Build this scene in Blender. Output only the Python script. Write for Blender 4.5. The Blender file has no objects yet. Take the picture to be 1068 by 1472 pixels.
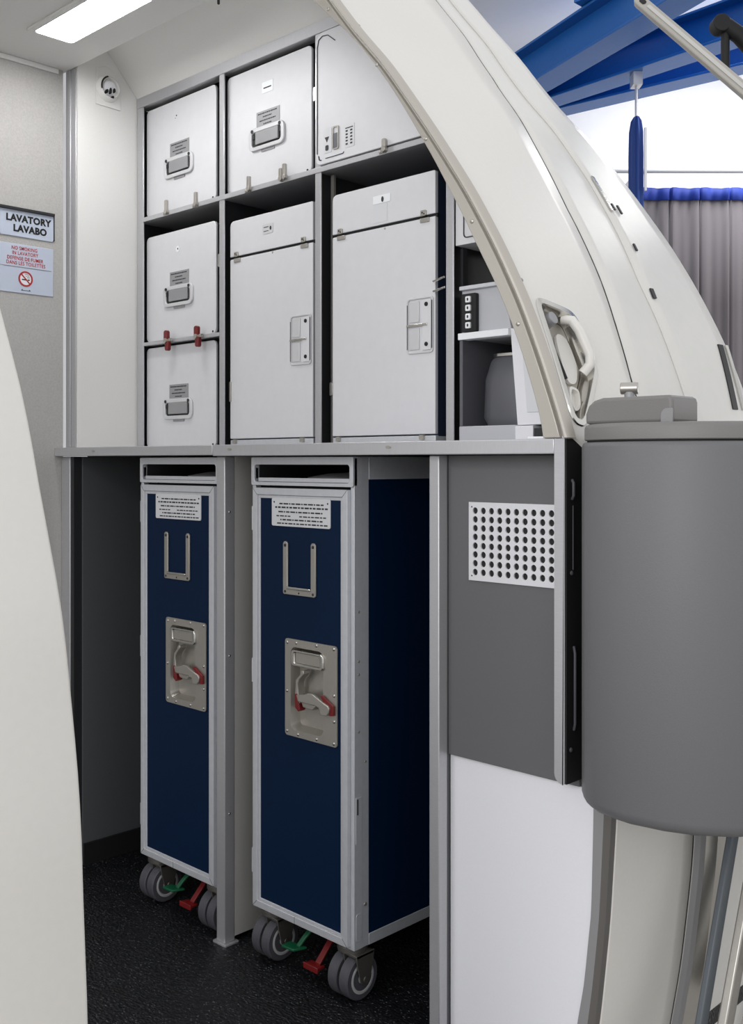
import bpy, bmesh, math
import numpy as np
from mathutils import Vector
SC = bpy.context.scene
COL = SC.collection
ORG = {}

# ------------------------------------------------------------------ helpers
def lin(c):
    return tuple(((v/255.0)/12.92 if v/255.0 <= .04045 else ((v/255.0+.055)/1.055)**2.4) for v in c)

def mat(name, rgb, rough=.5, metal=0.0, bump=0.0, scale=200.0, var=0.0, spec=.5, stretch=None, kind='noise', coat=0.0):
    m = bpy.data.materials.new(name); m.use_nodes = True
    nt = m.node_tree; b = nt.nodes['Principled BSDF']
    c = lin(rgb)
    b.inputs['Base Color'].default_value = (*c, 1)
    b.inputs['Roughness'].default_value = rough
    b.inputs['Metallic'].default_value = metal
    b.inputs['Specular IOR Level'].default_value = spec
    if coat: b.inputs['Coat Weight'].default_value = coat
    tc = nt.nodes.new('ShaderNodeTexCoord')
    mp = nt.nodes.new('ShaderNodeMapping')
    nt.links.new(tc.outputs['Object'], mp.inputs['Vector'])
    if stretch: mp.inputs['Scale'].default_value = stretch
    if kind == 'voronoi':
        tx = nt.nodes.new('ShaderNodeTexVoronoi'); tx.inputs['Scale'].default_value = scale; out = tx.outputs['Distance']
    else:
        tx = nt.nodes.new('ShaderNodeTexNoise'); tx.inputs['Scale'].default_value = scale
        tx.inputs['Detail'].default_value = 3; out = tx.outputs['Fac']
    nt.links.new(mp.outputs['Vector'], tx.inputs['Vector'])
    if bump:
        bp = nt.nodes.new('ShaderNodeBump'); bp.inputs['Strength'].default_value = bump
        bp.inputs['Distance'].default_value = .002
        nt.links.new(out, bp.inputs['Height']); nt.links.new(bp.outputs['Normal'], b.inputs['Normal'])
    if var:
        rp = nt.nodes.new('ShaderNodeValToRGB')
        rp.color_ramp.elements[0].position = .3; rp.color_ramp.elements[1].position = .7
        rp.color_ramp.elements[0].color = (*[v*(1-var) for v in c], 1)
        rp.color_ramp.elements[1].color = (*[min(1, v*(1+var)) for v in c], 1)
        nt.links.new(out, rp.inputs['Fac']); nt.links.new(rp.outputs['Color'], b.inputs['Base Color'])
    return m

def emit(name, rgb, strength):
    m = bpy.data.materials.new(name); m.use_nodes = True
    b = m.node_tree.nodes['Principled BSDF']
    b.inputs['Base Color'].default_value = (*lin(rgb), 1)
    b.inputs['Emission Color'].default_value = (*lin(rgb), 1)
    b.inputs['Emission Strength'].default_value = strength
    return m

class MB:
    def __init__(s): s.bm = bmesh.new()
    def box(s, x0, x1, y0, y1, z0, z1):
        v = [s.bm.verts.new((x, y, z)) for x in (x0, x1) for y in (y0, y1) for z in (z0, z1)]
        for f in ((0,1,3,2),(4,6,7,5),(0,4,5,1),(2,3,7,6),(0,2,6,4),(1,5,7,3)):
            s.bm.faces.new([v[i] for i in f])
        return s
    def _p(s, a, b, axis, t):
        return {'x': (t, a, b), 'y': (a, t, b), 'z': (a, b, t)}[axis]
    def prism(s, poly, axis, t0, t1):
        A = [s.bm.verts.new(s._p(a, b, axis, t0)) for a, b in poly]
        B = [s.bm.verts.new(s._p(a, b, axis, t1)) for a, b in poly]
        n = len(poly)
        s.bm.faces.new(A); s.bm.faces.new(list(reversed(B)))
        for i in range(n):
            s.bm.faces.new([A[i], B[i], B[(i+1) % n], A[(i+1) % n]])
        return s
    def ring(s, outer, inner, axis, t0, t1):
        n = len(outer)
        L = [[s.bm.verts.new(s._p(a, b, axis, t)) for a, b in P] for P, t in ((outer, t0), (inner, t0), (inner, t1), (outer, t1))]
        for k in range(4):
            P, Q = L[k], L[(k+1) % 4]
            for i in range(n):
                s.bm.faces.new([P[i], Q[i], Q[(i+1) % n], P[(i+1) % n]])
        return s
    def loops(s, loops, cap0=True, cap1=True):
        L = [[s.bm.verts.new(p) for p in lp] for lp in loops]
        n = len(L[0])
        for P, Q in zip(L[:-1], L[1:]):
            for i in range(n):
                s.bm.faces.new([P[i], Q[i], Q[(i+1) % n], P[(i+1) % n]])
        if cap0: s.bm.faces.new(L[0])
        if cap1: s.bm.faces.new(list(reversed(L[-1])))
        return s
    def cyl(s, p0, p1, r, n=20, r1=None):
        return s.tube([p0, p1], r, n, r1)
    def tube(s, path, r, n=12, r1=None):
        P = [Vector(p) for p in path]; loops = []
        for i, p in enumerate(P):
            d = (P[min(i+1, len(P)-1)] - P[max(i-1, 0)]).normalized()
            u = d.orthogonal().normalized() if i == 0 else (pu - d*pu.dot(d)).normalized()
            pu = u; w = d.cross(u)
            rr_ = r if (r1 is None or len(P) < 2) else r + (r1-r)*i/(len(P)-1)
            loops.append([p + (u*math.cos(2*math.pi*k/n) + w*math.sin(2*math.pi*k/n))*rr_ for k in range(n)])
        return s.loops(loops)
    def dome(s, c, r, axis, h=None):
        h = h or r*.6; c = Vector(c); ax = Vector(axis).normalized(); u = ax.orthogonal().normalized(); w = ax.cross(u)
        lp = []
        for k, (q, t) in enumerate(((1, 0), (.9, .5), (.55, .9), (.12, 1))):
            lp.append([c + ax*h*t + (u*math.cos(2*math.pi*i/10) + w*math.sin(2*math.pi*i/10))*r*q for i in range(10)])
        return s.loops(lp)
    def grid(s, P):
        V = [[s.bm.verts.new(p) for p in row] for row in P]
        for i in range(len(V)-1):
            for j in range(len(V[0])-1):
                s.bm.faces.new([V[i][j], V[i][j+1], V[i+1][j+1], V[i+1][j]])
        return s
    def text(s, body, size, o, u, v, n, align='CENTER', bold=0.0, ext=.0004, lift=.0003):
        cu = bpy.data.curves.new('t', 'FONT'); cu.body = body; cu.size = size
        cu.align_x = align; cu.align_y = 'CENTER'; cu.offset = bold*size; cu.resolution_u = 3; cu.space_character = 1.06
        ob = bpy.data.objects.new('t', cu); COL.objects.link(ob)
        dg = bpy.context.evaluated_depsgraph_get()
        me = bpy.data.meshes.new_from_object(ob.evaluated_get(dg))
        bpy.data.objects.remove(ob); bpy.data.curves.remove(cu)
        o, u, v, n = map(Vector, (o, u, v, n))
        for v_ in me.vertices: v_.co = o + u*v_.co.x + v*v_.co.y + n*(lift + ext)
        s.bm.from_mesh(me); bpy.data.meshes.remove(me)
        return s
    def build(s, name, m, parent=None, loc=None, bev=0, seg=2, solid=0, norm=True, ang=35):
        bm = s.bm
        if norm: bmesh.ops.recalc_face_normals(bm, faces=bm.faces)
        o = ORG[parent.name] if parent else Vector(loc or (0, 0, 0))
        bmesh.ops.translate(bm, verts=bm.verts, vec=-o)
        me = bpy.data.meshes.new(name); bm.to_mesh(me); bm.free()
        me.polygons.foreach_set('use_smooth', [True]*len(me.polygons))
        me.set_sharp_from_angle(angle=math.radians(ang))
        me.materials.append(m)
        ob = bpy.data.objects.new(name, me); COL.objects.link(ob)
        if parent: ob.parent = parent
        else: ob.location = o
        ORG[ob.name] = o
        if solid:
            md = ob.modifiers.new('solid', 'SOLIDIFY'); md.thickness = solid; md.offset = -1
        if bev:
            md = ob.modifiers.new('bevel', 'BEVEL'); md.width = bev; md.segments = seg
            md.limit_method = 'ANGLE'; md.angle_limit = math.radians(40); md.harden_normals = False
        return ob

def _each(s, name, m, parent, bev=0, label=None, **k):
    bm = s.bm; bm.verts.ensure_lookup_table(); seen = set(); out = []
    for v in list(bm.verts):
        if v in seen: continue
        st, isl = [v], []; seen.add(v)
        while st:
            q = st.pop(); isl.append(q)
            for e in q.link_edges:
                o = e.other_vert(q)
                if o not in seen: seen.add(o); st.append(o)
        nb = MB(); mp = {q: nb.bm.verts.new(q.co) for q in isl}
        for f in {f for q in isl for f in q.link_faces}: nb.bm.faces.new([mp[q] for q in f.verts])
        o = nb.build(name, m, parent, bev=bev, **k)
        if label: o['label'] = label
        out.append(o)
    bm.free(); return out
MB.each = _each

def rr(x0, x1, z0, z1, r, n=5):
    if not hasattr(r, '__len__'): r = (r, r, r, r)      # bl, br, tr, tl
    out = []
    for (cx, cz, a, q) in ((x0+r[0], z0+r[0], 180, r[0]), (x1-r[1], z0+r[1], 270, r[1]), (x1-r[2], z1-r[2], 0, r[2]), (x0+r[3], z1-r[3], 90, r[3])):
        for k in range(n+1):
            t = math.radians(a + 90*k/n); out.append((cx+q*math.cos(t), cz+q*math.sin(t)))
    return out

def tag(o, label=None, cat=None, group=None, kind=None):
    if label: o['label'] = label
    if cat: o['category'] = cat
    if group: o['group'] = group
    if kind: o['kind'] = kind
    return o

def thing(name, label, cat, loc, group=None):
    o = bpy.data.objects.new(name, None); COL.objects.link(o); o.location = loc
    o.empty_display_size = .05
    ORG[o.name] = Vector(loc)
    return tag(o, label, cat, group)

def dup(root, loc, label):
    def cp(o, par):
        c = o.copy(); COL.objects.link(c)
        if par: c.parent = par
        for ch in list(o.children): cp(ch, c)
        return c
    r = cp(root, None); r.location = loc; r['label'] = label
    ORG[r.name] = Vector(loc)
    return r

# ------------------------------------------------------------------ materials
M = {}
M['alu'] = mat('brushed_aluminium', (190,190,193), .36, .55, .04, 60, .03, stretch=(1,1,14))
M['alu_h'] = mat('brushed_aluminium_long', (192,192,195), .35, .5, .04, 60, .03, stretch=(14,1,1))
M['frame'] = mat('cart_frame_aluminium', (206,208,213), .4, .38, .03, 80, .03)
M['steel'] = mat('stainless_steel', (178,174,167), .32, .7, .03, 90, .04, stretch=(12,1,1))
M['chrome'] = mat('polished_metal', (205,203,198), .16, 1.0)
M['navy'] = mat('navy_laminate', (1,27,56), .6, 0, .03, 500, .05, spec=.15)
M['box'] = mat('container_white_aluminium', (215,215,218), .5, .1, .02, 40, .015)
M['whitepanel'] = mat('white_laminate', (226,226,230), .42, 0, .02, 300, .01)
M['skin'] = mat('cream_lining', (222,219,213), .38, 0, .015, 120, .012)
M['skin2'] = mat('cream_fuselage_paint', (216,214,209), .3, 0, .01, 40, .015)
M['ceil'] = mat('ceiling_panel_white', (226,225,222), .5, 0, .02, 200, .01)
M['lav'] = mat('grey_textured_wallcovering', (178,176,173), .6, 0, .35, 260, .07)
M['darkwall'] = mat('dark_grey_bay_liner', (84,86,88), .5, 0, .05, 300, .04)
M['darkmetal'] = mat('dark_anodised_metal', (46,47,49), .5, .3, .03, 200, .05)
M['black'] = mat('black_rubber', (12,12,13), .6, 0, .05, 200)
M['gap'] = mat('black_gasket', (8,8,9), .75)
M['floor'] = mat('black_pebbled_vinyl', (22,23,27), .42, 0, .9, 110, .35, kind='voronoi', stretch=(1,1.7,1))
fm = M['floor']; nt = fm.node_tree; bs_ = nt.nodes['Principled BSDF']
tc_ = nt.nodes.new('ShaderNodeTexCoord'); mp_ = nt.nodes.new('ShaderNodeMapping'); mp_.inputs['Scale'].default_value = (1,1.8,1); mp_.inputs['Rotation'].default_value = (0,0,.6)
nt.links.new(tc_.outputs['Object'], mp_.inputs['Vector'])
vo = nt.nodes.new('ShaderNodeTexVoronoi'); vo.inputs['Scale'].default_value = 105; nt.links.new(mp_.outputs['Vector'], vo.inputs['Vector'])
rp_ = nt.nodes.new('ShaderNodeValToRGB'); rp_.color_ramp.elements[0].position = .08; rp_.color_ramp.elements[0].color = (*lin((126,128,136)),1); rp_.color_ramp.elements[1].position = .22; rp_.color_ramp.elements[1].color = (*lin((14,15,18)),1)
nt.links.new(vo.outputs['Distance'], rp_.inputs['Fac']); nt.links.new(rp_.outputs['Color'], bs_.inputs['Base Color'])
M['greypanel'] = mat('grey_laminate_panel', (96,95,97), .5, 0, .05, 400, .02)
M['bustle'] = mat('grey_moulded_plastic', (103,103,105), .5, 0, .12, 520, .03)
M['bustlelid'] = mat('grey_moulded_lid', (118,116,114), .5, 0, .1, 520, .02)
M['plate'] = mat('engraved_label_metal', (150,150,152), .45, .2)
M['latch'] = mat('pale_latch_metal', (206,206,208), .4, .2)
M['trim'] = mat('cream_metal_trim', (180,175,166), .35, .3)
M['pale'] = mat('pale_grey_liner', (190,188,184), .45)
M['placard'] = mat('white_placard', (212,213,216), .5)
M['ink'] = mat('dark_ink', (40,40,44), .6)
M['inkblack'] = mat('black_ink', (10,10,12), .6)
M['inkred'] = mat('red_ink', (176,46,48), .6)
M['signblue'] = mat('pale_blue_sign', (190,198,214), .45)
M['signwhite'] = mat('white_sign_ground', (226,228,232), .5)
M['red'] = mat('red_plastic', (112,20,22), .4)
M['green'] = mat('green_plastic', (14,86,56), .4)
M['tyre'] = mat('grey_rubber_tyre', (74,74,80), .6, 0, .05, 300)
M['hub'] = mat('pale_plastic_hub', (178,178,178), .5)
M['lamp'] = emit('lamp_diffuser', (255,255,255), 25.0)
M['bevmaker'] = mat('pale_grey_appliance', (186,187,192), .4, .1)
M['bevdark'] = mat('charcoal_appliance', (98,99,104), .35, .2)
M['key'] = mat('white_key', (236,238,240), .4)
M['beam'] = mat('blue_painted_steel', (0,86,160), .4, 0, .03, 60, .05)
M['blue'] = mat('blue_fabric', (6,52,124), .6, 0, .1, 300)
M['header'] = mat('blue_curtain_header', (10,48,146), .7, 0, .1, 300)
M['curtain'] = mat('grey_curtain_fabric', (98,93,96), .8, 0, .1, 300, .04)
M['hallwall'] = mat('white_hall_paint', (236,236,238), .7, 0, .02, 20, .01)
M['hallfloor'] = mat('grey_hall_concrete', (150,147,142), .7, 0, .1, 30, .08)
M['rubbergrey'] = mat('grey_edge_seal', (140,139,140), .5, .1)
M['flank'] = mat('dark_seal_flank', (100,97,94), .45, .2)
M['fork'] = mat('caster_steel', (120,117,112), .35, .7)
M['slate'] = mat('slate_painted_arm', (88,94,100), .45, .2)

# ------------------------------------------------------------------ fuselage profile  X = P(z)
_T = np.array([(-.6,-1.16),(-.35,-1.03),(-.2,-.985),(0,-.93),(.155,-.903),(.314,-.885),(.481,-.874),(.7,-.866),(.9,-.877),(1.08,-.918),
 (1.114,-.930),(1.206,-.964),(1.292,-1.0),(1.392,-1.052),(1.493,-1.113),(1.601,-1.189),(1.661,-1.234),(1.758,-1.308),(1.834,-1.379),
 (1.928,-1.455),(2.0,-1.508),(2.11,-1.603),(2.2,-1.675),(2.4,-1.875),(2.6,-2.15),(2.8,-2.6)])
_z = np.arange(-.6, 2.8, .004); _x = np.interp(_z, _T[:,0], _T[:,1])
_k = np.hanning(33); _k /= _k.sum(); _x = np.convolve(np.pad(_x, 16, 'edge'), _k, 'valid')
def P(z): return float(np.interp(z, _z, _x))
def Pn(z):
    d = (P(z+.01)-P(z-.01))/.02; n = Vector((1, 0, -d)); return n.normalized()
_I = np.array([(1.08,-.963),(1.118,-.973),(1.1755,-.992),(1.2477,-1.0193),(1.326,-1.0558),(1.3968,-1.097),(1.4707,-1.1368),(1.5108,-1.1629),
 (1.5647,-1.1943),(1.6222,-1.2331),(1.6805,-1.2713),(1.7426,-1.3176),(1.8087,-1.3718),(1.868,-1.4343),(1.93,-1.4999),(2.0,-1.573),(2.12,-1.70),(2.2,-1.775),(2.4,-1.98)])
_xi = np.interp(_z, _I[:,0], _I[:,1]); _xi = np.convolve(np.pad(_xi, 16, 'edge'), _k, 'valid')
def I(z): return float(np.interp(z, _z, _xi))
_E1 = np.array([(-.6,1.70),(.06,1.70),(.38,1.705),(.7,1.66),(1.0,1.625),(1.168,1.62),(1.285,1.64),(1.362,1.66),(1.519,1.69),(1.651,1.736),(1.76,1.776),(1.873,1.82),(2.0,1.845),(2.12,1.86),(2.8,1.9)])
def E1(z): return float(np.interp(z, _E1[:,0], _E1[:,1]))
_JB = np.array([(-.6,.52),(.515,.518),(.646,.51),(.76,.505),(.857,.498),(.932,.492),(1.021,.485),(1.12,.479),(1.2,.472),(1.6,.44),(2.8,.40)])
def JB(z): return float(np.interp(z, _JB[:,0], _JB[:,1]))

# ------------------------------------------------------------------ setting: cabin
tag(MB().box(-2.49,-.93,-.6,2.3,-.03,0).build('floor', M['floor']), kind='structure')
tag(MB().box(-2.53,-2.49,-.6,1.4,0,2.12).build('wall_left', M['lav']), kind='structure')
tag(MB().box(-2.4895,-2.484,-.6,1.385,2.043,2.0565).build('trim_1', M['ceil'], bev=.002), kind='structure')
# recessed sign holder slot edge is part of the sign; corner trim of the lavatory wall
t2 = tag(MB().box(-2.49,-2.446,1.411,1.4135,1.076,2.056).box(-2.49,-2.468,1.408,1.411,1.076,2.056).build('trim_2', M['alu'], bev=.002), kind='structure')
tag(MB().box(-2.50,-2.44,1.414,1.62,1.0755,2.30).build('wall_corner', M['ceil']), kind='structure')
c = MB().box(-2.53,-1.60,-.6,1.412,2.057,2.085)
ceil_ = tag(c.build('ceiling', M['ceil'], bev=.003), kind='structure')
mb = MB(); mb.tube([(-1.842,1.409,2.058),(-1.842,1.409,2.044),(-1.838,1.406,2.036)], .003, 8); mb.build('hook', M['darkmetal'], ceil_)
# sloping soffit from the galley top rail up behind the ceiling panel
s_ = MB().prism([(1.592,2.018),(1.40,2.236),(1.40,2.256),(1.62,2.03)], 'x', -2.4395, -1.55)
tag(s_.build('trim_3', M['ceil']), kind='structure')
tag(MB().box(-2.4395,-1.60,1.37,1.42,2.2,2.3).build('trim_4', M['ceil']), kind='structure')

tag(MB().prism([(-2.436,0),(-2.436,2.10)] + [(P(z)-.25, z) for z in (2.10,2.0,1.9,1.8,1.7,1.6,1.5,1.4,1.3,1.2,1.1,1.0,.8,.6,.4,.2,0)], 'y', 2.21, 2.25).build('wall_back', M['darkwall']), kind='structure')

# curved door-opening trim standing in front of the galley, following the fuselage
zs = [1.0755 + (2.38-1.0755)*k/60 for k in range(61)]
loops = []
for z in zs:
    a, b = I(z), P(z)-.015
    loops.append([(a,1.375,z),(b,1.375,z),(b,1.41,z),(a,1.41,z)])
arch = tag(MB().loops(loops).build('trim_5', M['trim'], bev=.002), kind='structure')
lip = []
for z in zs:
    b = P(z); lip.append([(b-.005,1.376,z),(b-.004,1.368,z),(b+.000,1.365,z),(b+.004,1.366,z),(b+.009,1.372,z),(b+.011,1.380,z),(b+.003,1.386,z),(b-.005,1.386,z)])
tag(MB().loops(lip).build('door_seal', M['trim'], arch), None)
riv = MB()
for z in (1.26,1.44,1.60,1.76,1.9):
    riv.dome(((I(z)+P(z)-.014)/2,1.375,z), .004, (0,-1,0), .002)
riv.each('rivet', M['steel'], arch)
# dark gasket behind the trim
g_ = [[(I(z)+.020,1.388,z),(P(z)-.002,1.384,z),(P(z)-.004,1.395,z),(I(z)+.004,1.42,z)] for z in zs]
MB().loops(g_).build('gasket', M['gap'], arch)

# near side of the door opening (fuselage skin in front of the camera, left)
zz = [-.6 + 3.3*k/110 for k in range(111)]
rows = [[(P(z), -.7 + (JB(z)+.7)*j/8, z) for j in range(9)] for z in zz]
nj = MB().grid(rows).build('wall_front', M['skin'], solid=.035, bev=.004)
tag(nj, kind='structure')
# fuselage above the door opening
zz2 = [2.15 + .5*k/14 for k in range(15)]
tag(MB().grid([[(P(z), -.7 + 2.08*j/8, z) for j in range(9)] for z in zz2]).build('wall_top', M['skin'], solid=.03), kind='structure')

# fuselage skin beyond the door
def skin_rows(z0, z1, nz, ya, yb, ny, off=0.0):
    R = []
    for i in range(nz+1):
        z = z0 + (z1-z0)*i/nz; n = Pn(z); R.append([(P(z)+n.x*off, ya(z)+(yb(z)-ya(z))*j/ny, z+n.z*off) for j in range(ny+1)])
    return R
E15 = lambda z: float(np.interp(z, [.9,1.0,1.385,1.62,2.0,2.6], [1.79,1.79,1.81,1.876,1.93,1.97]))
wr = tag(MB().grid(skin_rows(-.6,2.7,120, lambda z: E1(z)+.007, lambda z: 2.06, 10)).build('wall_right', M['skin2'], solid=.05), kind='structure')
MB().grid(skin_rows(.9,2.7,70, lambda z: E15(z), lambda z: 2.057, 6, .0035)).build('overlap_panel', M['skin2'], wr, solid=.0034)
sl = MB()
def on_skin(y, z, off=0.0):
    n = Pn(z); return Vector((P(z)+n.x*off, y, z+n.z*off))
def strip(mb, y0, z0, y1, z1, w, off=.005, seg=8):
    L = []
    for k in range(seg+1):
        t = k/seg; y = y0+(y1-y0)*t; z = z0+(z1-z0)*t
        a, b = on_skin(y-w/2, z, off), on_skin(y+w/2, z, off); c_, d_ = on_skin(y+w/2, z, off-.003), on_skin(y-w/2, z, off-.003)
        L.append([a, b, c_, d_])
    mb.loops(L)
strip(sl, 1.895,1.630, 1.872,1.545, .010, .0085)
sl.build('access_slot', M['chrome'], wr)
sl = MB(); strip(sl, 1.915,1.565, 1.910,1.545, .006, .0082); strip(sl, 1.893,1.565,1.889,1.55,.006,.0082); strip(sl,1.835,1.37,1.83,1.35,.012,.0082); strip(sl,1.87,1.47,1.867,1.455,.006,.0082)
sl.each('fastener_slot', M['darkmetal'], wr)
sl = MB(); strip(sl, 2.03,1.275, 1.985,1.14, .022, .0056, 12)
sl.build('latch_slot', M['black'], wr)
sl = MB(); strip(sl, 2.055,1.275, 2.02,1.14, .012, .007, 12)
sl.build('slot_rim', M['chrome'], wr)
# dark gap between door lining and fuselage
MB().grid(skin_rows(-.6,2.7,100, lambda z: E1(z)-.02, lambda z: E1(z)+.012, 2, -.0015)).build('gap_seal', M['gap'], wr)

# ------------------------------------------------------------------ camera-side hall beyond the aircraft
RX, RY, FX, FY = .716, .699, -.699, .716
def hall(a, d, z): return Vector((a*RX + d*FX, a*RY + d*FY, z))
def hbox(mb, a0, a1, d0, d1, z0, z1):
    v = [mb.bm.verts.new(hall(a, d, z)) for a in (a0, a1) for d in (d0, d1) for z in (z0, z1)]
    for f in ((0,1,3,2),(4,6,7,5),(0,4,5,1),(2,3,7,6),(0,2,6,4),(1,5,7,3)): mb.bm.faces.new([v[i] for i in f])
    return mb
tag(hbox(MB(), -3, 9, 7.0, 7.1, -.6, 3.7).build('wall_hall', M['hallwall']), kind='structure')
tag(hbox(MB(), -3, 9, 5.6, 7.1, 3.72, 3.8).build('ceiling_hall', M['hallwall']), kind='structure')
tag(hbox(MB(), -6, 9, -4, 7.1, -.66, -.6).build('floor_hall', M['hallfloor']), kind='structure')

# blue roof beams
def beam(name, p0, p1, w, h, label):
    p0, p1 = Vector(p0), Vector(p1); d = (p1-p0).normalized(); s = Vector((d.y, -d.x, 0)).normalized(); up = Vector((0,0,1))
    root = thing(name, label, 'beam', p0, 'blue roof beams')
    def bar(s0, s1, u0, u1):
        mb = MB(); A = []
        for p in (p0, p1): A.append([p+s*s0+up*u0, p+s*s1+up*u0, p+s*s1+up*u1, p+s*s0+up*u1])
        return mb.loops(A)
    bar(-w*.06, w*.06, .008, h-.008).build('web', M['beam'], root)
    bar(-w/2, w/2, 0, .014).build('bottom_flange', M['beam'], root, bev=.003)
    bar(-w/2, w/2, h-.014, h).build('top_flange', M['beam'], root, bev=.003)
    return root
def bm_line(a0, d0, a1, d1, z, e0, e1):
    A, B = Vector((a0, d0)), Vector((a1, d1)); D = (B-A).normalized(); A = A - D*e0; B = B + D*e1
    return hall(A.x, A.y, z), hall(B.x, B.y, z)
p, q = bm_line(.962,5.89,1.438,4.81,3.15,1.2,2.0); b1 = beam('roof_beam', p, q, .17, .23, 'blue steel roof beam highest and steepest of the three, crossing the white ceiling')
p, q = bm_line(1.084,6.16,1.857,5.26,3.15,1.2,2.5); b2 = beam('roof_beam', p, q, .16, .20, 'blue steel roof beam in the middle, behind the bare metal bar')
p, q = bm_line(1.166,6.34,2.0,5.66,3.15,1.0,2.5); b3 = beam('roof_beam', p, q, .15, .17, 'lowest blue steel roof beam, the gathered blue drape hanging from it')
mb = MB(); q0 = hall(1.19,5.36,3.36); mb.box(q0.x-.12,q0.x+.12,q0.y-.1,q0.y+.1,3.385,3.72)
mb.build('hanger_bracket', M['beam'], b1)

# gathered blue drape on a hook
dr = thing('gathered_drape', 'gathered blue drape hanging on a hook below the lowest blue beam', 'drape', hall(1.44,5.72,2.95))
def drape_loop(z, w, dpt, ph):
    c0 = hall(1.44,5.72,z); L = []
    for k in range(40):
        t = 2*math.pi*k/40; f = 1 + .16*math.sin(7*t+ph)
        v = hall(1.44+math.cos(t)*w*f, 5.72+math.sin(t)*dpt*f, z); L.append(v)
    return L
mb = MB(); mb.loops([drape_loop(z, w, d_, .15*k) for k, (z, w, d_) in enumerate(((2.915,.012,.02),(2.89,.026,.03),(2.83,.034,.04),(2.7,.036,.045),(2.5,.036,.045),(2.3,.038,.045),(1.9,.04,.05),(1.2,.045,.05),(.6,.05,.05)))])
mb.build('fabric', M['blue'], dr)
mb = MB(); mb.cyl(hall(1.44,5.72,2.91), hall(1.44,5.72,3.10), .008); hbox(mb, 1.415,1.465,5.68,5.76,3.08,3.149)
mb.build('hook', M['alu'], dr)
mb = MB(); hbox(mb, 1.470,1.482,5.66,5.675,2.5,2.84)
mb.build('tie_strap', M['placard'], dr)

# grey curtain with blue header
cu = thing('hall_curtain', 'grey pleated curtain with a blue header band across the hall', 'curtain', hall(2.2,6.0,.3))
def pleat(a): 
    w = .17
    t = (a % w)/w
    return .007*math.cos(2*math.pi*t) + .003*math.sin(2*math.pi*a/.061) - (.012 if t < .04 or t > .96 else 0)
NA = 300
def cur(z0, z1, off):
    return [[hall(1.1+2.6*k/NA, 6.0-off-pleat(1.1+2.6*k/NA)*(1 if z1 > 2.5 else 1), z) for k in range(NA+1)] for z in np.linspace(z0, z1, 6)]
MB().grid(cur(-.55,2.56,0)).build('panel', M['curtain'], cu, solid=.004, ang=60)
MB().grid([[hall(1.1+2.6*k/NA, 5.994-pleat(1.1+2.6*k/NA), z + (.002*math.sin(a_*37) if z > 2.58 else 0)) for k in range(NA+1) for a_ in (1.1+2.6*k/NA,)] for z in (2.530,2.56,2.60)]).build('header_band', M['header'], cu, solid=.006, ang=60)
rl = thing('curtain_rail', 'thin grey rail running along the white hall wall above the curtain', 'rail', hall(2.0,6.3,2.785))
MB().cyl(hall(.9,6.3,2.785), hall(3.8,6.3,2.785), .017).build('rail', M['placard'], rl)
mb = MB()
for a in (1.62,2.6,3.4): hbox(mb, a-.012,a+.012,6.3,7.0,2.765,2.80)
mb.each('bracket', M['alu'], rl)

# bare metal bar and black clamp arm
p0, p1 = hall(.572,2.24,2.018), hall(.760,2.0,1.70); p1 = p0 + (p1-p0)*2.2
d = (p1-p0).normalized(); sd = Vector((FX, FY, 0)).cross(d).normalized(); nn = d.cross(sd)
bar_root = thing('metal_bar', 'bare metal flat bar with rounded end slanting in front of the blue beams', 'bar', p0)
W = .0125
pts = []
for k in range(9):
    t = math.pi/2 + math.pi*k/8; pts.append((math.cos(t)*W, math.sin(t)*W))
pts += [((p1-p0).length, -W), ((p1-p0).length, W)]
A = [[p0 + d*x + sd*y + nn*h for x, y in pts] for h in (-.008, .008)]
MB().loops(A).build('bar', M['steel'], bar_root, bev=.003)
Lb = (p1-p0).length
sp = rr(.03, Lb-.01, -.004, .004, .0038)
A = [[p0 + d*x + sd*y + nn*h for x, y in sp] for h in (-.0098, .0098)]
MB().loops(A).build('slide_channel', M['chrome'], bar_root)
A = [[p0 + d*(x-.002) + sd*(y+.0) + nn*h for x, y in rr(.004,.022,-.005,.005,.0045)] for h in (-.0094, .0094)]
MB().loops(A).build('end_hole', M['black'], bar_root)
ca = thing('clamp_arm', 'black clamp arm with an elbow knuckle beside the bare metal bar', 'arm', hall(1.345,4.0,2.3))
mb = MB(); mb.cyl(hall(1.345,4.0,2.515), hall(1.345,4.0,2.70), .016); mb.build('post', M['black'], ca)
mb = MB(); mb.cyl(hall(1.325,3.97,2.70), hall(1.325,4.03,2.70), .034); mb.build('knuckle', M['black'], ca, bev=.004)
mb = MB(); mb.tube([hall(1.335,4.0,2.705), hall(1.40,4.0,2.66), hall(1.50,4.0,2.545), hall(2.3,4.0,1.5), hall(2.4,4.0,-.6)], .032, 16); mb.build('tube', M['black'], ca)

# ------------------------------------------------------------------ lavatory wall signs, ceiling lamp, air nozzle
LX = -2.49
sg = thing('lavatory_sign', 'pale blue LAVATORY LAVABO sign in a metal holder on the grey wall', 'sign', (LX,1.298,1.607))
mb = MB(); mb.prism(rr(1.226,1.371,1.606,1.672,(.002,.006,.002,.002)), 'x', LX, LX+.003); mb.build('face', M['signblue'], sg)
mb = MB(); mb.box(LX,LX+.010,1.20,1.372,1.671,1.678); mb.box(LX,LX+.005,1.371,1.374,1.608,1.678); mb.build('holder', M['darkmetal'], sg, bev=.001)
mb = MB(); mb.text('LAVATORY', .0235, (LX+.003,1.302,1.6505), (0,.98,0), (0,0,1), (1,0,0), bold=.05); mb.text('LAVABO', .0235, (LX+.003,1.306,1.6255), (0,.98,0), (0,0,1), (1,0,0), bold=.05)
mb.build('lettering', M['inkblack'], sg)
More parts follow.
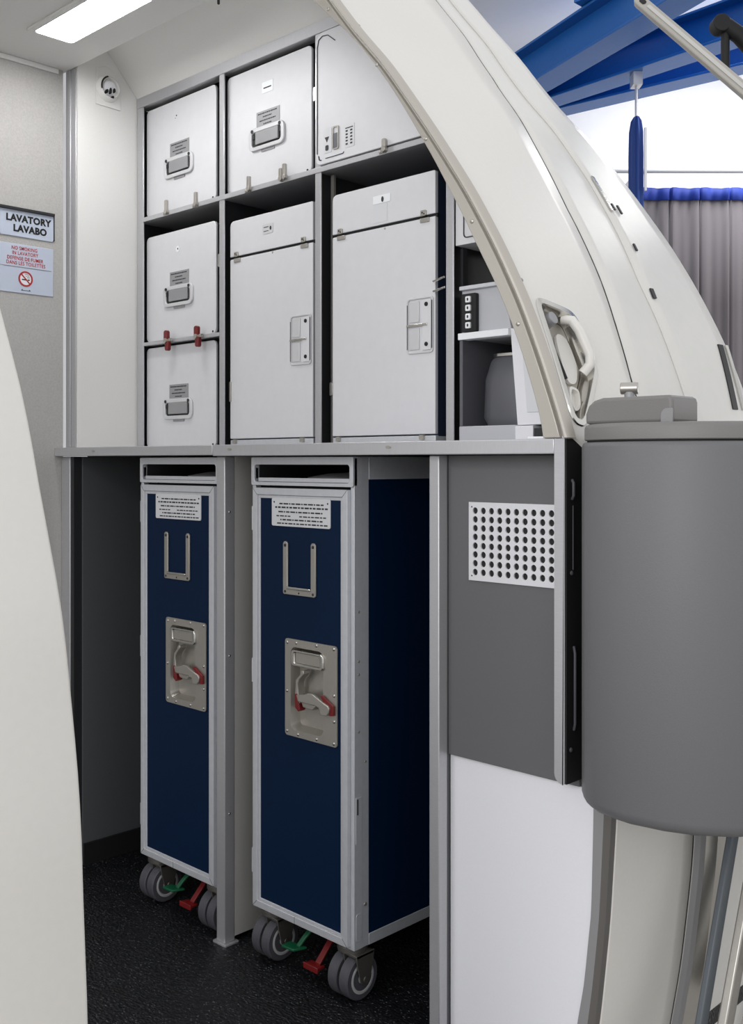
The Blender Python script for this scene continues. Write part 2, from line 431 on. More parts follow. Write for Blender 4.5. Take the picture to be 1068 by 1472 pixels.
s2 = thing('no_smoking_sign', 'pale no smoking notice with red text and a red ring symbol on the grey wall', 'sign', (LX,1.298,1.465))
MB().box(LX,LX+.0025,1.221,1.371,1.464,1.587).build('backing', M['signblue'], s2, bev=.001)
MB().box(LX+.0025,LX+.0035,1.221,1.365,1.529,1.530).build('dividing_line', M['rubbergrey'], s2)
mb = MB()
for t, z, y in (('NO SMOKING', 1.576, 1.291), ('IN LAVATORY', 1.5635, 1.293), ('DEFENSE DE FUMER', 1.5505, 1.293), ('DANS LES TOILETTES', 1.5385, 1.295)):
    mb.text(t, .0128, (LX+.0025,y,z), (0,.83,0), (0,0,1), (1,0,0), bold=.012)
mb.build('lettering', M['inkred'], s2)
cy, cz, R0 = 1.294, 1.501, .0195
circ = lambda r, n=40: [(cy+r*math.cos(2*math.pi*k/n), cz+r*math.sin(2*math.pi*k/n)) for k in range(n)]
MB().prism(circ(R0-.002), 'x', LX+.0026, LX+.0029).build('symbol_ground', M['signwhite'], s2)
mb = MB(); mb.ring(circ(R0), circ(R0-.0042), 'x', LX+.0029, LX+.0036)
a = math.radians(-45); dy, dz = math.cos(a), math.sin(a)
L_, w_ = R0-.003, .0016
mb.prism([(cy-dy*L_-dz*w_, cz-dz*L_+dy*w_),(cy-dy*L_+dz*w_, cz-dz*L_-dy*w_),(cy+dy*L_+dz*w_, cz+dz*L_-dy*w_),(cy+dy*L_-dz*w_, cz+dz*L_+dy*w_)], 'x', LX+.0029, LX+.0036)
mb.build('prohibition_ring', M['inkred'], s2)
mb = MB(); mb.box(LX+.0029,LX+.0034,cy-.010,cy+.004,cz-.0035,cz-.0005); mb.box(LX+.0029,LX+.0034,cy+.006,cy+.011,cz-.0035,cz-.0005)
for r0 in (.0045,.0075):
    mb.tube([(LX+.0031, cy+.001+r0*1.2*math.cos(t), cz+.001+r0*1.5*math.sin(t)) for t in np.linspace(.1,1.9,9)], .0005, 6)
mb.box(LX+.0025,LX+.003,cy-.012,cy+.014,1.471,1.4722); mb.box(LX+.0025,LX+.003,cy-.010,cy-.008,1.472,1.4745); mb.box(LX+.0025,LX+.003,cy+.01,cy+.012,1.472,1.4745)
mb.each('cigarette_symbol', M['inkblack'], s2)

cl = thing('ceiling_light', 'bright rectangular light set into the white cabin ceiling', 'light', (-2.08,1.267,2.057))
ro, ri = rr(-2.315,-1.862,1.203,1.332,.012), rr(-2.300,-1.955,1.219,1.316,.010)
MB().ring(ro, ri, 'z', 2.0515, 2.0575).build('bezel', M['ceil'], cl, bev=.0015)
MB().prism(rr(-2.301,-1.954,1.218,1.317,.010), 'z', 2.0525, 2.0572).build('diffuser', M['lamp'], cl)

nz = thing('air_nozzle', 'round white air vent nozzle with black slots high on the white corner wall', 'vent', (-2.44,1.496,2.02))
N0 = (1.499,2.021)
def ell(c0, ry, rz, n=32): return [(c0[0]+ry*math.cos(2*math.pi*k/n), c0[1]+rz*math.sin(2*math.pi*k/n)) for k in range(n)]
mb = MB(); mb.prism([(N0[0]-.034,N0[1]-.046),(N0[0]+.040,N0[1]-.048),(N0[0]+.040,N0[1]-.005),(N0[0]+.02,N0[1]+.05),(N0[0]-.005,N0[1]+.060),(N0[0]-.032,N0[1]+.05)], 'x', -2.4398, -2.436); mb.build('base_plate', M['ceil'], nz, bev=.0012)
mb = MB(); mb.loops([[(-2.436,y,z) for y, z in ell(N0,.033,.034)],[(-2.424,y,z) for y, z in ell(N0,.030,.031)],[(-2.420,y,z) for y, z in ell(N0,.026,.027)],[(-2.428,y,z) for y, z in ell(N0,.022,.023)]]); mb.build('collar', M['ceil'], nz)
mb = MB(); mb.dome((-2.428,N0[0],N0[1]), .021, (1,.05,-.2), .010); mb.build('ball', M['whitepanel'], nz)
mb = MB()
for y, z, h in ((-.012,-.012,.005),(-.002,-.009,.008),(.009,-.006,.006)):
    mb.prism(ell((N0[0]+y,N0[1]+z),.0032,h,14), 'x', -2.428, -2.4165)
mb.prism(ell((N0[0]+.006,N0[1]-.0235),.003,.0035,12), 'x', -2.43, -2.4185)
mb.each('slot', M['black'], nz)
mb = MB(); mb.tube([(-2.4195,N0[0]+.0275*math.cos(t),N0[1]+.0285*math.sin(t)) for t in np.linspace(1.9,3.4,12)], .0022, 8); mb.build('dark_slit', M['black'], nz)  # thin black arc along the collar rim

# ------------------------------------------------------------------ upper galley shelving
Y1, YC, YB = 1.59, 1.605, 2.205
sh = thing('galley_shelving', 'metal framed galley shelving holding the white containers above the counter', 'shelving', (-1.85,1.6,1.0755))
A = M['alu']; AH = M['alu_h']; DK = M['darkmetal']
MB().box(-2.4385,-1.52,Y1,Y1+.03,1.990,2.0175).build('top_rail', AH, sh, bev=.0015)
MB().box(-2.437,-2.407,Y1,Y1+.004,1.0755,1.9895).build('post', A, sh, bev=.0015)
MB().box(-2.076,-2.056,Y1,Y1+.004,1.0755,1.9895).build('post', A, sh, bev=.0015)
MB().box(-1.7285,-1.709,Y1,Y1+.004,1.0755,1.9895).build('post', A, sh, bev=.0015)
MB().box(-1.347,-1.327,Y1,Y1+.004,1.0755,1.680).build('post', A, sh, bev=.0015)
for x0, x1, z1 in ((-2.0755,-2.069,1.99),(-1.728,-1.7215,1.99),(-1.3455,-1.338,1.68)):
    MB().box(x0,x1,Y1+.004,YB,1.0755,z1).build('divider', DK, sh)
MB().box(-2.437,-2.4345,Y1+.004,YB,1.0755,1.99).build('side_panel', DK, sh)
MB().box(-2.437,-1.60,Y1+.03,YB,1.992,2.010).build('top_panel', DK, sh)
MB().box(-2.4065,-1.29,Y1-.002,Y1+.012,1.680,1.692).box(-2.434,-1.33,Y1+.012,YB,1.682,1.690).build('shelf', AH, sh, bev=.001)
MB().box(-2.4065,-2.0765,Y1,Y1+.012,1.348,1.3575).box(-2.4065,-2.0765,Y1+.012,YB,1.349,1.3565).build('shelf', AH, sh, bev=.001)
# inner edge strips seen in the gaps
MB().box(-1.7085,-1.699,Y1+.03,Y1+.036,1.076,1.679).build('guide_strip', M['steel'], sh)
MB().box(-1.3265,-1.320,Y1+.02,Y1+.035,1.076,1.46).build('guide_strip', DK, sh)

# retaining latches along the shelves
def pin_latch(x, z, h=.03, bracket=True):
    mb = MB()
    mb.prism(rr(x-.005,x+.005,z+.002,z+h,.003), 'y', Y1-.011, Y1-.004)
    mb.cyl((x,Y1-.012,z),(x,Y1-.001,z),.006,14)
    if bracket: mb.box(x-.018,x-.006,Y1-.006,Y1-.002,z-.006,z+.002); mb.dome((x-.013,Y1-.006,z-.002),.003,(0,-1,0))
    return mb.build('turn_latch', M['steel'], sh, bev=.0008)
for x, z in ((-2.290,1.688),(-2.162,1.686),(-1.952,1.686),(-1.823,1.690)): pin_latch(x, z)
pin_latch(-1.836,1.688,.024,False); pin_latch(-1.508,1.688,.022)
def red_latch(x):
    mb = MB(); mb.prism(rr(x-.0075,x+.0075,1.326,1.352,.006), 'y', Y1-.014, Y1-.004); mb.prism(rr(x-.0125,x+.0025,1.350,1.379,.006), 'y', Y1-.014, Y1-.004)
    o = mb.build('turn_latch', M['red'], sh, bev=.0012); o['label'] = 'red turn latch'
    mb = MB(); mb.cyl((x-.002,Y1-.018,1.352),(x-.002,Y1-.001,1.352),.006,16); mb.build('pivot_screw', M['steel'], o)
    MB().box(x+.004,x+.013,Y1-.010,Y1-.003,1.350,1.358).build('stop', M['steel'], o)
red_latch(-2.281); red_latch(-2.150)
# side catches on the dividers
for x, z in ((-2.0765,1.535),(-1.73,1.86)):
    MB().prism(rr(x-.008,x+.0,z-.016,z+.016,.003), 'y', Y1+.002, Y1+.010).build('side_catch', M['steel'], sh, bev=.001)
MB().prism(rr(-1.703,-1.694,1.185,1.215,.003), 'y', Y1+.02, Y1+.032).build('side_catch', M['steel'], sh, bev=.001)
MB().prism(rr(-2.053,-2.046,1.185,1.235,.003), 'y', Y1+.012, Y1+.02).build('side_catch', M['steel'], sh, bev=.001)

# closed compartment door, upper right, its free edge following the fuselage
dz = [1.700 + (1.990-1.700)*k/16 for k in range(17)]
poly = rr(-1.722,-1.60,1.695,1.988,(.014,0.0001,.0001,.022))
left = [p for p in poly if p[0] < -1.65]
tl = sorted([p for p in left if p[1] > 1.85], key=lambda p: p[1])
bl = sorted([p for p in left if p[1] <= 1.85], key=lambda p: p[1], reverse=True)
outline = [(x, z) for x, z in tl[::1]] + [(P(z)-.05, z) for z in reversed([1.696]+dz[1:-1]+[1.987])]
outline = outline + sorted(bl, key=lambda p: p[0], reverse=True)
cd = MB().prism(outline, 'y', Y1-.003, Y1+.012).build('compartment_door', M['box'], sh, bev=.0015)
cd['label'] = 'blank silver door cut on a curve'
MB().prism([(-1.7085,1.6915),(-1.7085,1.989)] + [(P(z)-.06, z) for z in (1.989,1.9,1.8,1.75,1.6915)], 'y', Y1+.013, Y1+.02).build('gasket', M['gap'], sh)
yf = Y1-.003
mb = MB(); mb.ring(rr(-1.6665,-1.6475,1.7195,1.7705,.004), rr(-1.664,-1.650,1.722,1.768,.003), 'y', yf-.003, yf); mb.build('latch_frame', M['steel'], cd)
MB().box(-1.664,-1.650,yf-.002,yf,1.722,1.755).build('slide_latch', M['bevdark'], cd)
mb = MB(); mb.prism(rr(-1.696,-1.671,1.717,1.772,.003), 'y', yf-.001, yf); mb.prism(rr(-1.630,-1.600,1.716,1.766,.003), 'y', yf-.001, yf); mb.each('placard', M['placard'], cd)
mb = MB()
mb.prism([(-1.692,1.752),(-1.678,1.752),(-1.685,1.740)], 'y', yf-.0016, yf-.001); mb.prism(rr(-1.690,-1.680,1.722,1.734,.003), 'y', yf-.0016, yf-.001)
for k in range(5):
    mb.box(-1.626,-1.620,yf-.0016,yf-.001,1.722+.007*k,1.7255+.007*k); mb.box(-1.612,-1.606,yf-.0016,yf-.001,1.722+.007*k,1.7255+.007*k)
mb.box(-1.627,-1.604,yf-.0016,yf-.001,1.757,1.759)
mb.build('printing', M['ink'], cd)
mb = MB(); mb.tube([(-1.712,yf-.001,1.715),(-1.710,yf-.001,1.706),(-1.704,yf-.001,1.7045)], .0012, 6); mb.tube([(-1.690,yf-.001,1.706),(-1.655,yf-.001,1.706),(-1.635,yf-.001,1.7065),(-1.632,yf-.001,1.7095)], .0008, 6)
mb.tube([(-1.7165,yf-.001,1.72),(-1.7165,yf-.001,1.955),(-1.712,yf-.001,1.972),(-1.70,yf-.001,1.978),(-1.683,yf-.001,1.976),(-1.66,yf-.001,1.958)], .0010, 6)
mb.each('edge_seam', M['ink'], cd)
# narrow closed cupboard right of the tall containers
zc = [1.462 + (1.678-1.462)*k/14 for k in range(15)]
sc_ = MB().prism([(-1.3255,1.462),(-1.3255,1.678)] + [(min(P(z)-.05, -1.16), z) for z in reversed(zc)], 'y', Y1+.004, Y1+.20).build('cupboard_door', M['box'], sh, bev=.001)
mb = MB(); mb.ring(rr(-1.305,-1.20,1.474,1.56,.008), rr(-1.303,-1.202,1.476,1.558,.007), 'y', Y1+.0025, Y1+.004); mb.build('flap_outline', M['ink'], sc_)
mb = MB(); mb.box(-1.296,-1.21,Y1+.002,Y1+.004,1.508,1.511); mb.build('flap_handle', M['steel'], sc_)
# wire stays across the gap
mb = MB(); mb.tube([(-1.385,Y1+.006,1.400),(-1.349,Y1-.003,1.4035)], .0022, 8); mb.tube([(-1.385,Y1+.006,1.380),(-1.349,Y1-.001,1.3835)], .0022, 8)
mb.each('wire_stay', M['chrome'], sh)

# ------------------------------------------------------------------ white storage containers
def container(x0, x1, z0, z1, label, extra=None):
    cx = (x0+x1)/2
    r = thing('storage_container', label, 'container', (cx,YC,z0), 'small white galley containers')
    MB().box(x0+.006,x1-.006,YC+.006,YC+.40,z0+.002,z1-.004).build('body', M['bevdark'], r, bev=.003)
    MB().prism(rr(x0,x1,z0+.001,z1,.013), 'y', YC, YC+.007).build('front_panel', M['box'], r, bev=.0015)
    return r, cx
def recessed_handle(r, cx, zc_):
    # zc_: centre of the handle ring
    y = YC
    o = rr(cx-.0645,cx+.0645,zc_-.027,zc_+.027,.016); i_ = rr(cx-.053,cx+.053,zc_-.0175,zc_+.0165,.008)
    h = MB().ring(o, i_, 'y', y-.006, y).build('handle', M['latch'], r, bev=.0015)
    MB().prism(rr(cx-.0535,cx+.0535,zc_-.018,zc_+.017,.008), 'y', y-.0012, y-.0002).build('recess', M['darkmetal'], h)  # flat dark plate, its colour standing in for shade in the handle hollow
    mb = MB(); mb.prism(rr(cx-.039,cx+.043,zc_-.013,zc_+.0165,.002), 'y', y-.006, y-.001); mb.build('grip', M['plate'], h, bev=.001)
    mb = MB()
    for sx in (-.05,.05): mb.cyl((cx+sx,y-.0075,zc_+.020),(cx+sx,y-.003,zc_+.020),.0042,12)
    mb.box(cx-.0525,cx-.0445,y-.004,y-.001,zc_+.002,zc_+.012); mb.box(cx+.0455,cx+.0525,y-.004,y-.001,zc_+.002,zc_+.012)
    mb.each('screw', M['ink'], h)
    mb = MB(); mb.prism(rr(cx-.022,cx+.026,zc_-.033,zc_-.026,.002), 'y', y-.002, y); mb.build('lower_tab', M['plate'], h)
    lp = MB().box(cx-.040,cx+.044,y-.0012,y,zc_+.0245,zc_+.064).build('label_plate', M['plate'], r, bev=.0005)
    mb = MB()
    for k, (a, b) in enumerate(((.006,.076),(.024,.056),(.012,.070),(.026,.056))):
        zl = zc_+.058-.0085*k; x = cx-.040+a
        j = 0
        while x < cx-.040+b:
            w = (.007,.005,.009,.004)[(j+k) % 4]; mb.box(x, min(x+w, cx-.040+b), y-.0016, y-.001, zl-.0013, zl+.0013); x += w+.0015; j += 1
    mb.build('engraving', M['ink'], lp)
def hole_marks(r, cx, z, kind):
    mb = MB()
    if kind == 'dots':
        mb.dome((cx-.005,YC,z),.0022,(0,-1,0)); mb.dome((cx-.010,YC,z-.006),.0013,(0,-1,0)); mb.each('pin_hole', M['ink'], r)
    elif kind == 'stud':
        mb.cyl((cx-.01,YC-.0006,z),(cx-.01,YC,z),.008,20); mb.build('sticker_spot', M['key'], r)
        mb = MB(); mb.dome((cx-.009,YC-.0006,z),.0022,(0,-1,0)); mb.each('pin_hole', M['ink'], r)
    elif kind == 'label':
        mb.box(cx-.024,cx+.016,YC-.0008,YC,z-.014,z+.012); o = mb.build('bar_sticker', M['key'], r); MB().box(cx-.018,cx+.010,YC-.0012,YC-.0008,z-.004,z-.001).build('printing', M['ink'], o)
    mb = MB(); mb.dome((r.location.x+.140,YC,ORG[r.name].z+.006),.003,(0,-1,0)); 
    mb.build('corner_rivet', M['ink'], r)
r1, c1 = container(-2.4135,-2.1085,1.6935,1.981, 'white container with a handle at top left beside the white corner wall')
recessed_handle(r1, c1-.003, 1.807); hole_marks(r1, c1-.01, 1.94, 'dots')
r2, c2 = container(-2.0635,-1.7555,1.6935,1.981, 'white container with a small white sticker above its handle, top row')
recessed_handle(r2, c2, 1.806); hole_marks(r2, c2+.004, 1.925, 'label')
r3, c3 = container(-2.4135,-2.1085,1.3585,1.6405, 'white container with a handle just above the two red latches')
recessed_handle(r3, c3-.004, 1.470); hole_marks(r3, c3, 1.592, 'stud')
r4, c4 = container(-2.4135,-2.1085,1.0760,1.3425, 'white container with a handle standing on the counter below the two red latches')
recessed_handle(r4, c4-.006, 1.176); hole_marks(r4, c4, 1.30, 'none')

M["bluereflect"] = mat("container_side_blue_reflection", (54,64,86), .42, .1)
def tall(x0, x1, lab):
    cx = (x0+x1)/2
    z0, zg, z1 = 1.088, 1.5365, 1.6265
    r = thing('tall_container', lab, 'container', (cx,YC,1.0757), 'tall white galley containers')
    MB().box(x0+.003,x1,YC+.008,YC+.42,z0,z1-.003).build('body', M['bluereflect'], r, bev=.002)
    MB().prism(rr(x0,x1,zg+.003,z1,(.001,.001,.004,.013)), 'y', YC, YC+.009).build('flap', M['box'], r, bev=.0012)
    d_ = MB().prism(rr(x0,x1,z0+.0065,zg-.003,(.002,.002,.002,.004)), 'y', YC, YC+.009).build('door', M['box'], r, bev=.0012)
    MB().box(x0-.003,x1+.003,YC+.003,YC+.009,zg-.0035,zg+.0035).build('hinge_gap', M['gap'], r)
    for hx in (x0+.026, x1-.030):
        mb = MB(); mb.prism(rr(hx-.007,hx+.007,zg+.001,zg+.013,.002), 'y', YC-.004, YC); mb.box(hx-.009,hx+.015,YC-.003,YC,zg-.012,zg-.003)
        h = mb.build('hinge', M['steel'], r, bev=.0006)
        mb = MB(); mb.dome((hx-.002,YC-.004,zg+.008),.002,(0,-1,0)); mb.dome((hx+.003,YC-.004,zg+.005),.0016,(0,-1,0)); mb.each('screw', M['ink'], h)
    MB().box(x0,x1,YC+.001,YC+.30,1.0757,1.0915).build('base_rail', M['frame'], r, bev=.001)
    mb = MB()
    for hx in (x0+.02, x1-.035): mb.prism(rr(hx-.006,hx+.006,1.083,1.093,.002), 'y', YC-.004, YC+.003)
    mb.each('foot_clip', M['steel'], r)
    # latch
    lx0, lx1 = x1-.076, x1-.004
    lp = MB().ring(rr(lx0,lx1,1.259,1.374,.008), rr(lx0+.004,lx1-.004,1.263,1.370,.006), 'y', YC-.003, YC).build('latch', M['latch'], d_ if False else r, bev=.0008)
    mb = MB(); mb.box(lx0+.008,lx0+.034,YC-.0025,YC,1.323,1.366); mb.box(lx0+.008,lx0+.034,YC-.0025,YC,1.267,1.312); mb.each('latch_pad', M['latch'], lp, bev=.0012)
    mb = MB(); mb.box(lx0+.043,lx1-.006,YC-.003,YC,1.265,1.368); mb.build('latch_strip', M['box'], lp, bev=.001)
    mb = MB(); mb.box(lx0+.001,lx1-.014,YC-.005,YC,1.3145,1.3195); mb.build('latch_bar', M['chrome'], lp, bev=.0008)
    mb = MB()
    for z in (1.358,1.277): mb.cyl((lx1-.0175,YC-.0042,z),(lx1-.0175,YC,z),.0045,14)
    mb.box(lx1-.0035,lx1-.0012,YC-.0032,YC,1.268,1.365); mb.box(lx0+.0015,lx0+.0035,YC-.0032,YC,1.268,1.36)
    mb.each('screw', M['inkblack'], lp)
    return r, cx, z1
M['bluereflect'] = mat('container_side_blue_reflection', (36,46,66), .45, .1)  # blue tint reflected from carts and hall is put into this colour
t1, cx, zt = tall(-2.0515,-1.7515,'tall white container with a hinged flap between the handled containers and the wider gap')
lb = MB().prism(rr(cx-.026,cx+.012,1.577,1.600,.003), 'y', YC-.001, YC).build('label_tab', M['latch'], t1)
mb = MB(); mb.prism(ell((cx+.004,1.5885),.003,.005,12), 'y', YC-.0016, YC-.001); mb.box(cx-.021,cx-.004,YC-.0015,YC-.001,1.592,1.5935); mb.box(cx-.021,cx-.004,YC-.0015,YC-.001,1.5825,1.584); mb.each('printing', M['ink'], lb)
t2_, cx, zt = tall(-1.6875,-1.3875,'tall white container nearest the curved frame, its side carrying a painted blue reflection')
lb = MB().box(cx-.024,cx+.026,YC-.001,YC,1.585,1.602).build('label_tab', M['key'], t2_)
mb = MB(); mb.prism(ell((cx+.004,1.5925),.0035,.006,12), 'y', YC-.0016, YC-.001); mb.each('printing', M['ink'], lb)
MB().box(cx-.024,cx+.017,YC-.0006,YC,1.545,1.583).build('faded_sticker', M['placard'], t2_)
for t, gx in ((t1,-1.9015),(t2_,-1.5375)):
    MB().dome((gx+.01,YC,1.530),.003,(0,-1,0),.001).build('door_stud', M['steel'], t)

# ------------------------------------------------------------------ beverage maker
bv = thing('beverage_maker', 'pale grey beverage maker with four white keys beside the curved frame', 'beverage maker', (-1.24,1.6,1.0757))
yb = Y1+.004
def edge(z): return P(z)-.05
MB().prism([(-1.316,1.279),(-1.316,1.377),(-1.215,1.377),(-1.194,1.279)], 'y', yb+.008, yb+.30).build('header', M['bevmaker'], bv, bev=.002)
MB().box(-1.3165,-1.205,yb,yb+.02,1.373,1.381).build('top_lip', M['frame'], bv, bev=.001)
MB().box(-1.3165,-1.194,yb-.004,yb+.02,1.276,1.289).build('drip_lip', M['key'], bv, bev=.001)
cp = MB().prism(rr(-1.3085,-1.2735,1.2905,1.365,.003), 'y', yb-.002, yb+.010).build('control_panel', M['inkblack'], bv, bev=.001)
for z in (1.3532,1.3366,1.3196,1.3029):
    k_ = MB().prism(rr(-1.2965,-1.2845,z-.006,z+.006,.002), 'y', yb-.006, yb-.001).build('key', M['key'], cp, bev=.0008)
    MB().box(-1.292,-1.2885,yb-.0066,yb-.006,z-.0025,z+.0025).build('key_mark', M['ink'], k_)
MB().prism([(-1.3165,1.108),(-1.3165,1.279),(-1.309,1.279),(-1.309,1.108)], 'y', yb+.002, yb+.30).build('side_wall', M['bevdark'], bv)
MB().box(-1.316,-1.17,yb+.26,yb+.28,1.108,1.279).build('bay_back', M['darkmetal'], bv)
mb = MB(); mb.loops([[(x, y, z) for x, y in rr(-1.300+o_, -1.176-.0*o_, yb+.035+o_, yb+.19-o_, .035)] for z, o_ in ((1.109,.006),(1.125,0),(1.20,.002),(1.236,.010),(1.243,.014))]); sv = mb.build('server_pot', M['bevdark'], bv)
mb = MB(); mb.loops([[(x, y, z) for x, y in rr(-1.286,-1.178, yb+.045, yb+.18, .03)] for z in (1.243,1.250)]); mb.build('pot_lid', M['chrome'], sv, bev=.001)
MB().box(-1.3165,-1.180,yb,yb+.25,1.0757,1.1075).build('drip_tray', M['bevmaker'], bv, bev=.0015)
MB().box(-1.180,-1.140,yb-.001,yb+.25,1.0757,1.1055).build('tray_end', M['whitepanel'], bv, bev=.001)
zf = [1.1075 + (1.279-1.1075)*k/10 for k in range(11)]
MB().prism([(-1.178,1.1065),(-1.1945,1.289)] + [(edge(z)-.025, z) for z in reversed(zf)], 'y', yb+.003, yb+.25).build('fascia', M['whitepanel'], bv, bev=.001)
MB().prism([(-1.155,1.13),(-1.165,1.235)] + [(edge(z)-.05, z) for z in (1.21,1.13)], 'y', yb+.001, yb+.0035).build('fascia_panel', M['placard'], bv, bev=.0006)
MB().box(-1.316,-1.19,yb+.12,yb+.14,1.385,1.46).build('upper_back', M['darkmetal'], bv)
MB().box(-1.27,-1.19,yb+.10,yb+.118,1.395,1.402).build('shelf_lip', M['chrome'], bv)
MB().box(-1.138,-1.04,yb+.0,yb+.2,1.0757,1.100).build('plinth', M['darkmetal'], bv)

# ------------------------------------------------------------------ counter, base cabinet and lower panels
ct = thing('countertop', 'long metal edged galley counter below the containers', 'counter', (-1.7,1.6,1.052))
for x0, x1, dz_ in ((-2.489,-1.8195,0),(-1.8185,-.944,-.002)):
    MB().box(x0,x1,1.375,1.389,1.0525+dz_,1.0745).box(x0,min(x1,-.98),1.389,2.205,1.0625,1.0742).build('counter_section', M['alu_h'], ct, bev=.0015)
mb = MB()
for x in (-2.30,-1.76,-1.30): mb.prism(ell((x,1.0645),.007,.0028,14), 'y', 1.3742, 1.3752)
mb.each('edge_screw', M['steel'], ct)
MB().box(-.9995,-.93,1.382,1.44,1.0746,1.0785).build('end_ledge', M['whitepanel'], ct, bev=.0008)

bs = thing('undercounter_cabinet', 'galley base of metal posts and bay walls under the counter', 'base cabinet', (-1.8,1.5,0))
MB().box(-2.4885,-2.4465,1.395,1.42,0,1.0515).build('post', A, bs, bev=.0015)
MB().box(-2.4455,-2.43,1.397,1.42,0,1.0515).build('post_side_shade', DK, bs)  # dark colour here stands in for shade on the post's side face
MB().box(-2.4885,-2.425,1.42,2.205,0,1.0515).build('bay_wall', M['darkwall'], bs)
MB().box(-2.4245,-2.418,1.42,2.2,0,.055).build('kick_strip', M['gap'], bs)
p_ = MB().box(-1.831,-1.802,1.395,1.4225,.003,1.0495).build('post', A, bs, bev=.002)
MB().prism(rr(-1.838,-1.793,1.389,1.428,.004), 'z', 0, .003).build('foot_plate', M['alu'], p_)
MB().box(-1.826,-1.803,1.4225,2.205,.012,1.0495).build('divider', M['pale'], bs)
mb = MB()
for z in (.93,.62,.28): mb.dome((-1.802,1.408,z),.003,(1,0,0))
mb.each('screw', M['chrome'], bs)
MB().box(-1.2205,-1.1975,1.395,1.4185,0,1.0495).build('post', A, bs, bev=.002)
MB().box(-1.2195,-1.1985,1.4185,2.205,0,1.0495).build('bay_wall', M['darkwall'], bs)
MB().box(-2.42,-.98,1.43,2.2,1.0505,1.0615).build('bay_top', M['gap'], bs)

ep = thing('end_cabinet', 'grey panel with a perforated vent over a white panel at the counter end', 'cabinet', (-1.05,1.43,0))
ra = rr(-1.1965,-.945,.525,1.0495,(.001,.001,.001,.001))
gp = MB().box(-1.1965,-.9265,1.419,1.4245,.524,1.0495).build('grey_panel', M['greypanel'], ep, bev=.001)
gp['label'] = 'matte grey panel'
zl = [0.0 + (.52)*k/16 for k in range(17)]
white_edge = lambda z: float(np.interp(z, [-.1,0,.145,.215,.332,.484,.53], [-.975,-.955,-.934,-.921,-.908,-.904,-.904]))
lw = MB().prism([(-1.1965,0.001),(-1.1965,.523)] + [(white_edge(z), z) for z in reversed([.001]+zl[1:]+[.523])], 'y', 1.4255, 1.436).build('white_panel', M['whitepanel'], ep)
lw['label'] = 'plain white lower panel'
# perforated vent plate, 10 x 8 real holes
vx0, vx1, vz0, vz1 = -1.1475,-.9645,.8345,.9690
NX, NZ, rh = 10, 8, .0054
mb = MB(); dx_, dz_ = (vx1-vx0-.009)/NX, (vz1-vz0-.014)/NZ
hx0, hz0 = vx0+.0055, vz0+.007
n = 16; yf_, yb_ = 1.4155, 1.4183
def quad(*p): mb.bm.faces.new([mb.bm.verts.new(q) for q in p])
for i in range(NX):
    for j in range(NZ):
        cx_, cz_ = hx0+(i+.5)*dx_, hz0+(j+.5)*dz_
        T = [2*math.pi*k/n - math.pi*.75 for k in range(n)]
        inn = [(cx_+rh*math.cos(t), cz_+rh*1.06*math.sin(t)) for t in T]
        sq = [(cx_+math.cos(t)/max(abs(math.cos(t)), abs(math.sin(t)))*dx_/2, cz_+math.sin(t)/max(abs(math.cos(t)), abs(math.sin(t)))*dz_/2) for t in T]
        for k in range(n):
            a, b, c_, d_ = sq[k], sq[(k+1) % n], inn[(k+1) % n], inn[k]
            quad((a[0],yf_,a[1]),(b[0],yf_,b[1]),(c_[0],yf_,c_[1]),(d_[0],yf_,d_[1]))
            quad((d_[0],yf_,d_[1]),(c_[0],yf_,c_[1]),(c_[0],yb_,c_[1]),(d_[0],yb_,d_[1]))
hx1, hz1 = hx0+NX*dx_, hz0+NZ*dz_
quad((vx0,yf_,vz0),(vx1,yf_,vz0),(hx1,yf_,hz0),(hx0,yf_,hz0)); quad((vx1,yf_,vz0),(vx1,yf_,vz1),(hx1,yf_,hz1),(hx1,yf_,hz0))
quad((vx1,yf_,vz1),(vx0,yf_,vz1),(hx0,yf_,hz1),(hx1,yf_,hz1)); quad((vx0,yf_,vz1),(vx0,yf_,vz0),(hx0,yf_,hz0),(hx0,yf_,hz1))
quad((vx0,yf_,vz0),(vx0,yb_,vz0),(vx1,yb_,vz0),(vx1,yf_,vz0)); quad((vx0,yf_,vz1),(vx0,yb_,vz1),(vx1,yb_,vz1),(vx1,yf_,vz1)); quad((vx0,yf_,vz0),(vx0,yb_,vz0),(vx0,yb_,vz1),(vx0,yf_,vz1)); quad((vx1,yf_,vz0),(vx1,yb_,vz0),(vx1,yb_,vz1),(vx1,yf_,vz1))
bmesh.ops.remove_doubles(mb.bm, verts=mb.bm.verts, dist=1e-5)
vg = mb.build('vent_grille', M['box'], ep, ang=30); vg['label'] = 'white metal grille with round holes'
MB().box(vx0+.004,vx1-.004,1.4184,1.4189,vz0+.004,vz1-.004).build('vent_backing', M['inkblack'], ep)
# edge post of the counter end with its rubber channel
zp = [.545,.54,.5365]
eo = MB().prism(rr(-.9435,-.9245,.5365,1.0742,(.016,.004,.001,.001)), 'y', 1.375, 1.4185).build('edge_post', M['alu'], ep, bev=.001)
MB().box(-.9245,-.9215,1.3765,1.46,.538,1.074).build('rubber_channel', M['gap'], eo)
MB().box(-.926,-.885,1.43,1.45,.535,1.075).build('channel_back', M['gap'], eo)
mb = MB(); mb.tube([(-.9205,1.395,.62),(-.9165,1.392,.63),(-.9165,1.392,.74),(-.9205,1.395,.75)], .0022, 8); mb.tube([(-.9205,1.39,.98),(-.9165,1.388,.985),(-.9165,1.388,1.005),(-.9205,1.39,1.01)], .0024, 8)
mb.dome((-.9215,1.39,.865),.004,(1,0,0)); mb.dome((-.9215,1.388,.59),.004,(1,0,0)); mb.tube([(-.9195,1.391,.87),(-.9195,1.391,.97)],.001,6); mb.each('catch_wire', M['tyre'], eo)
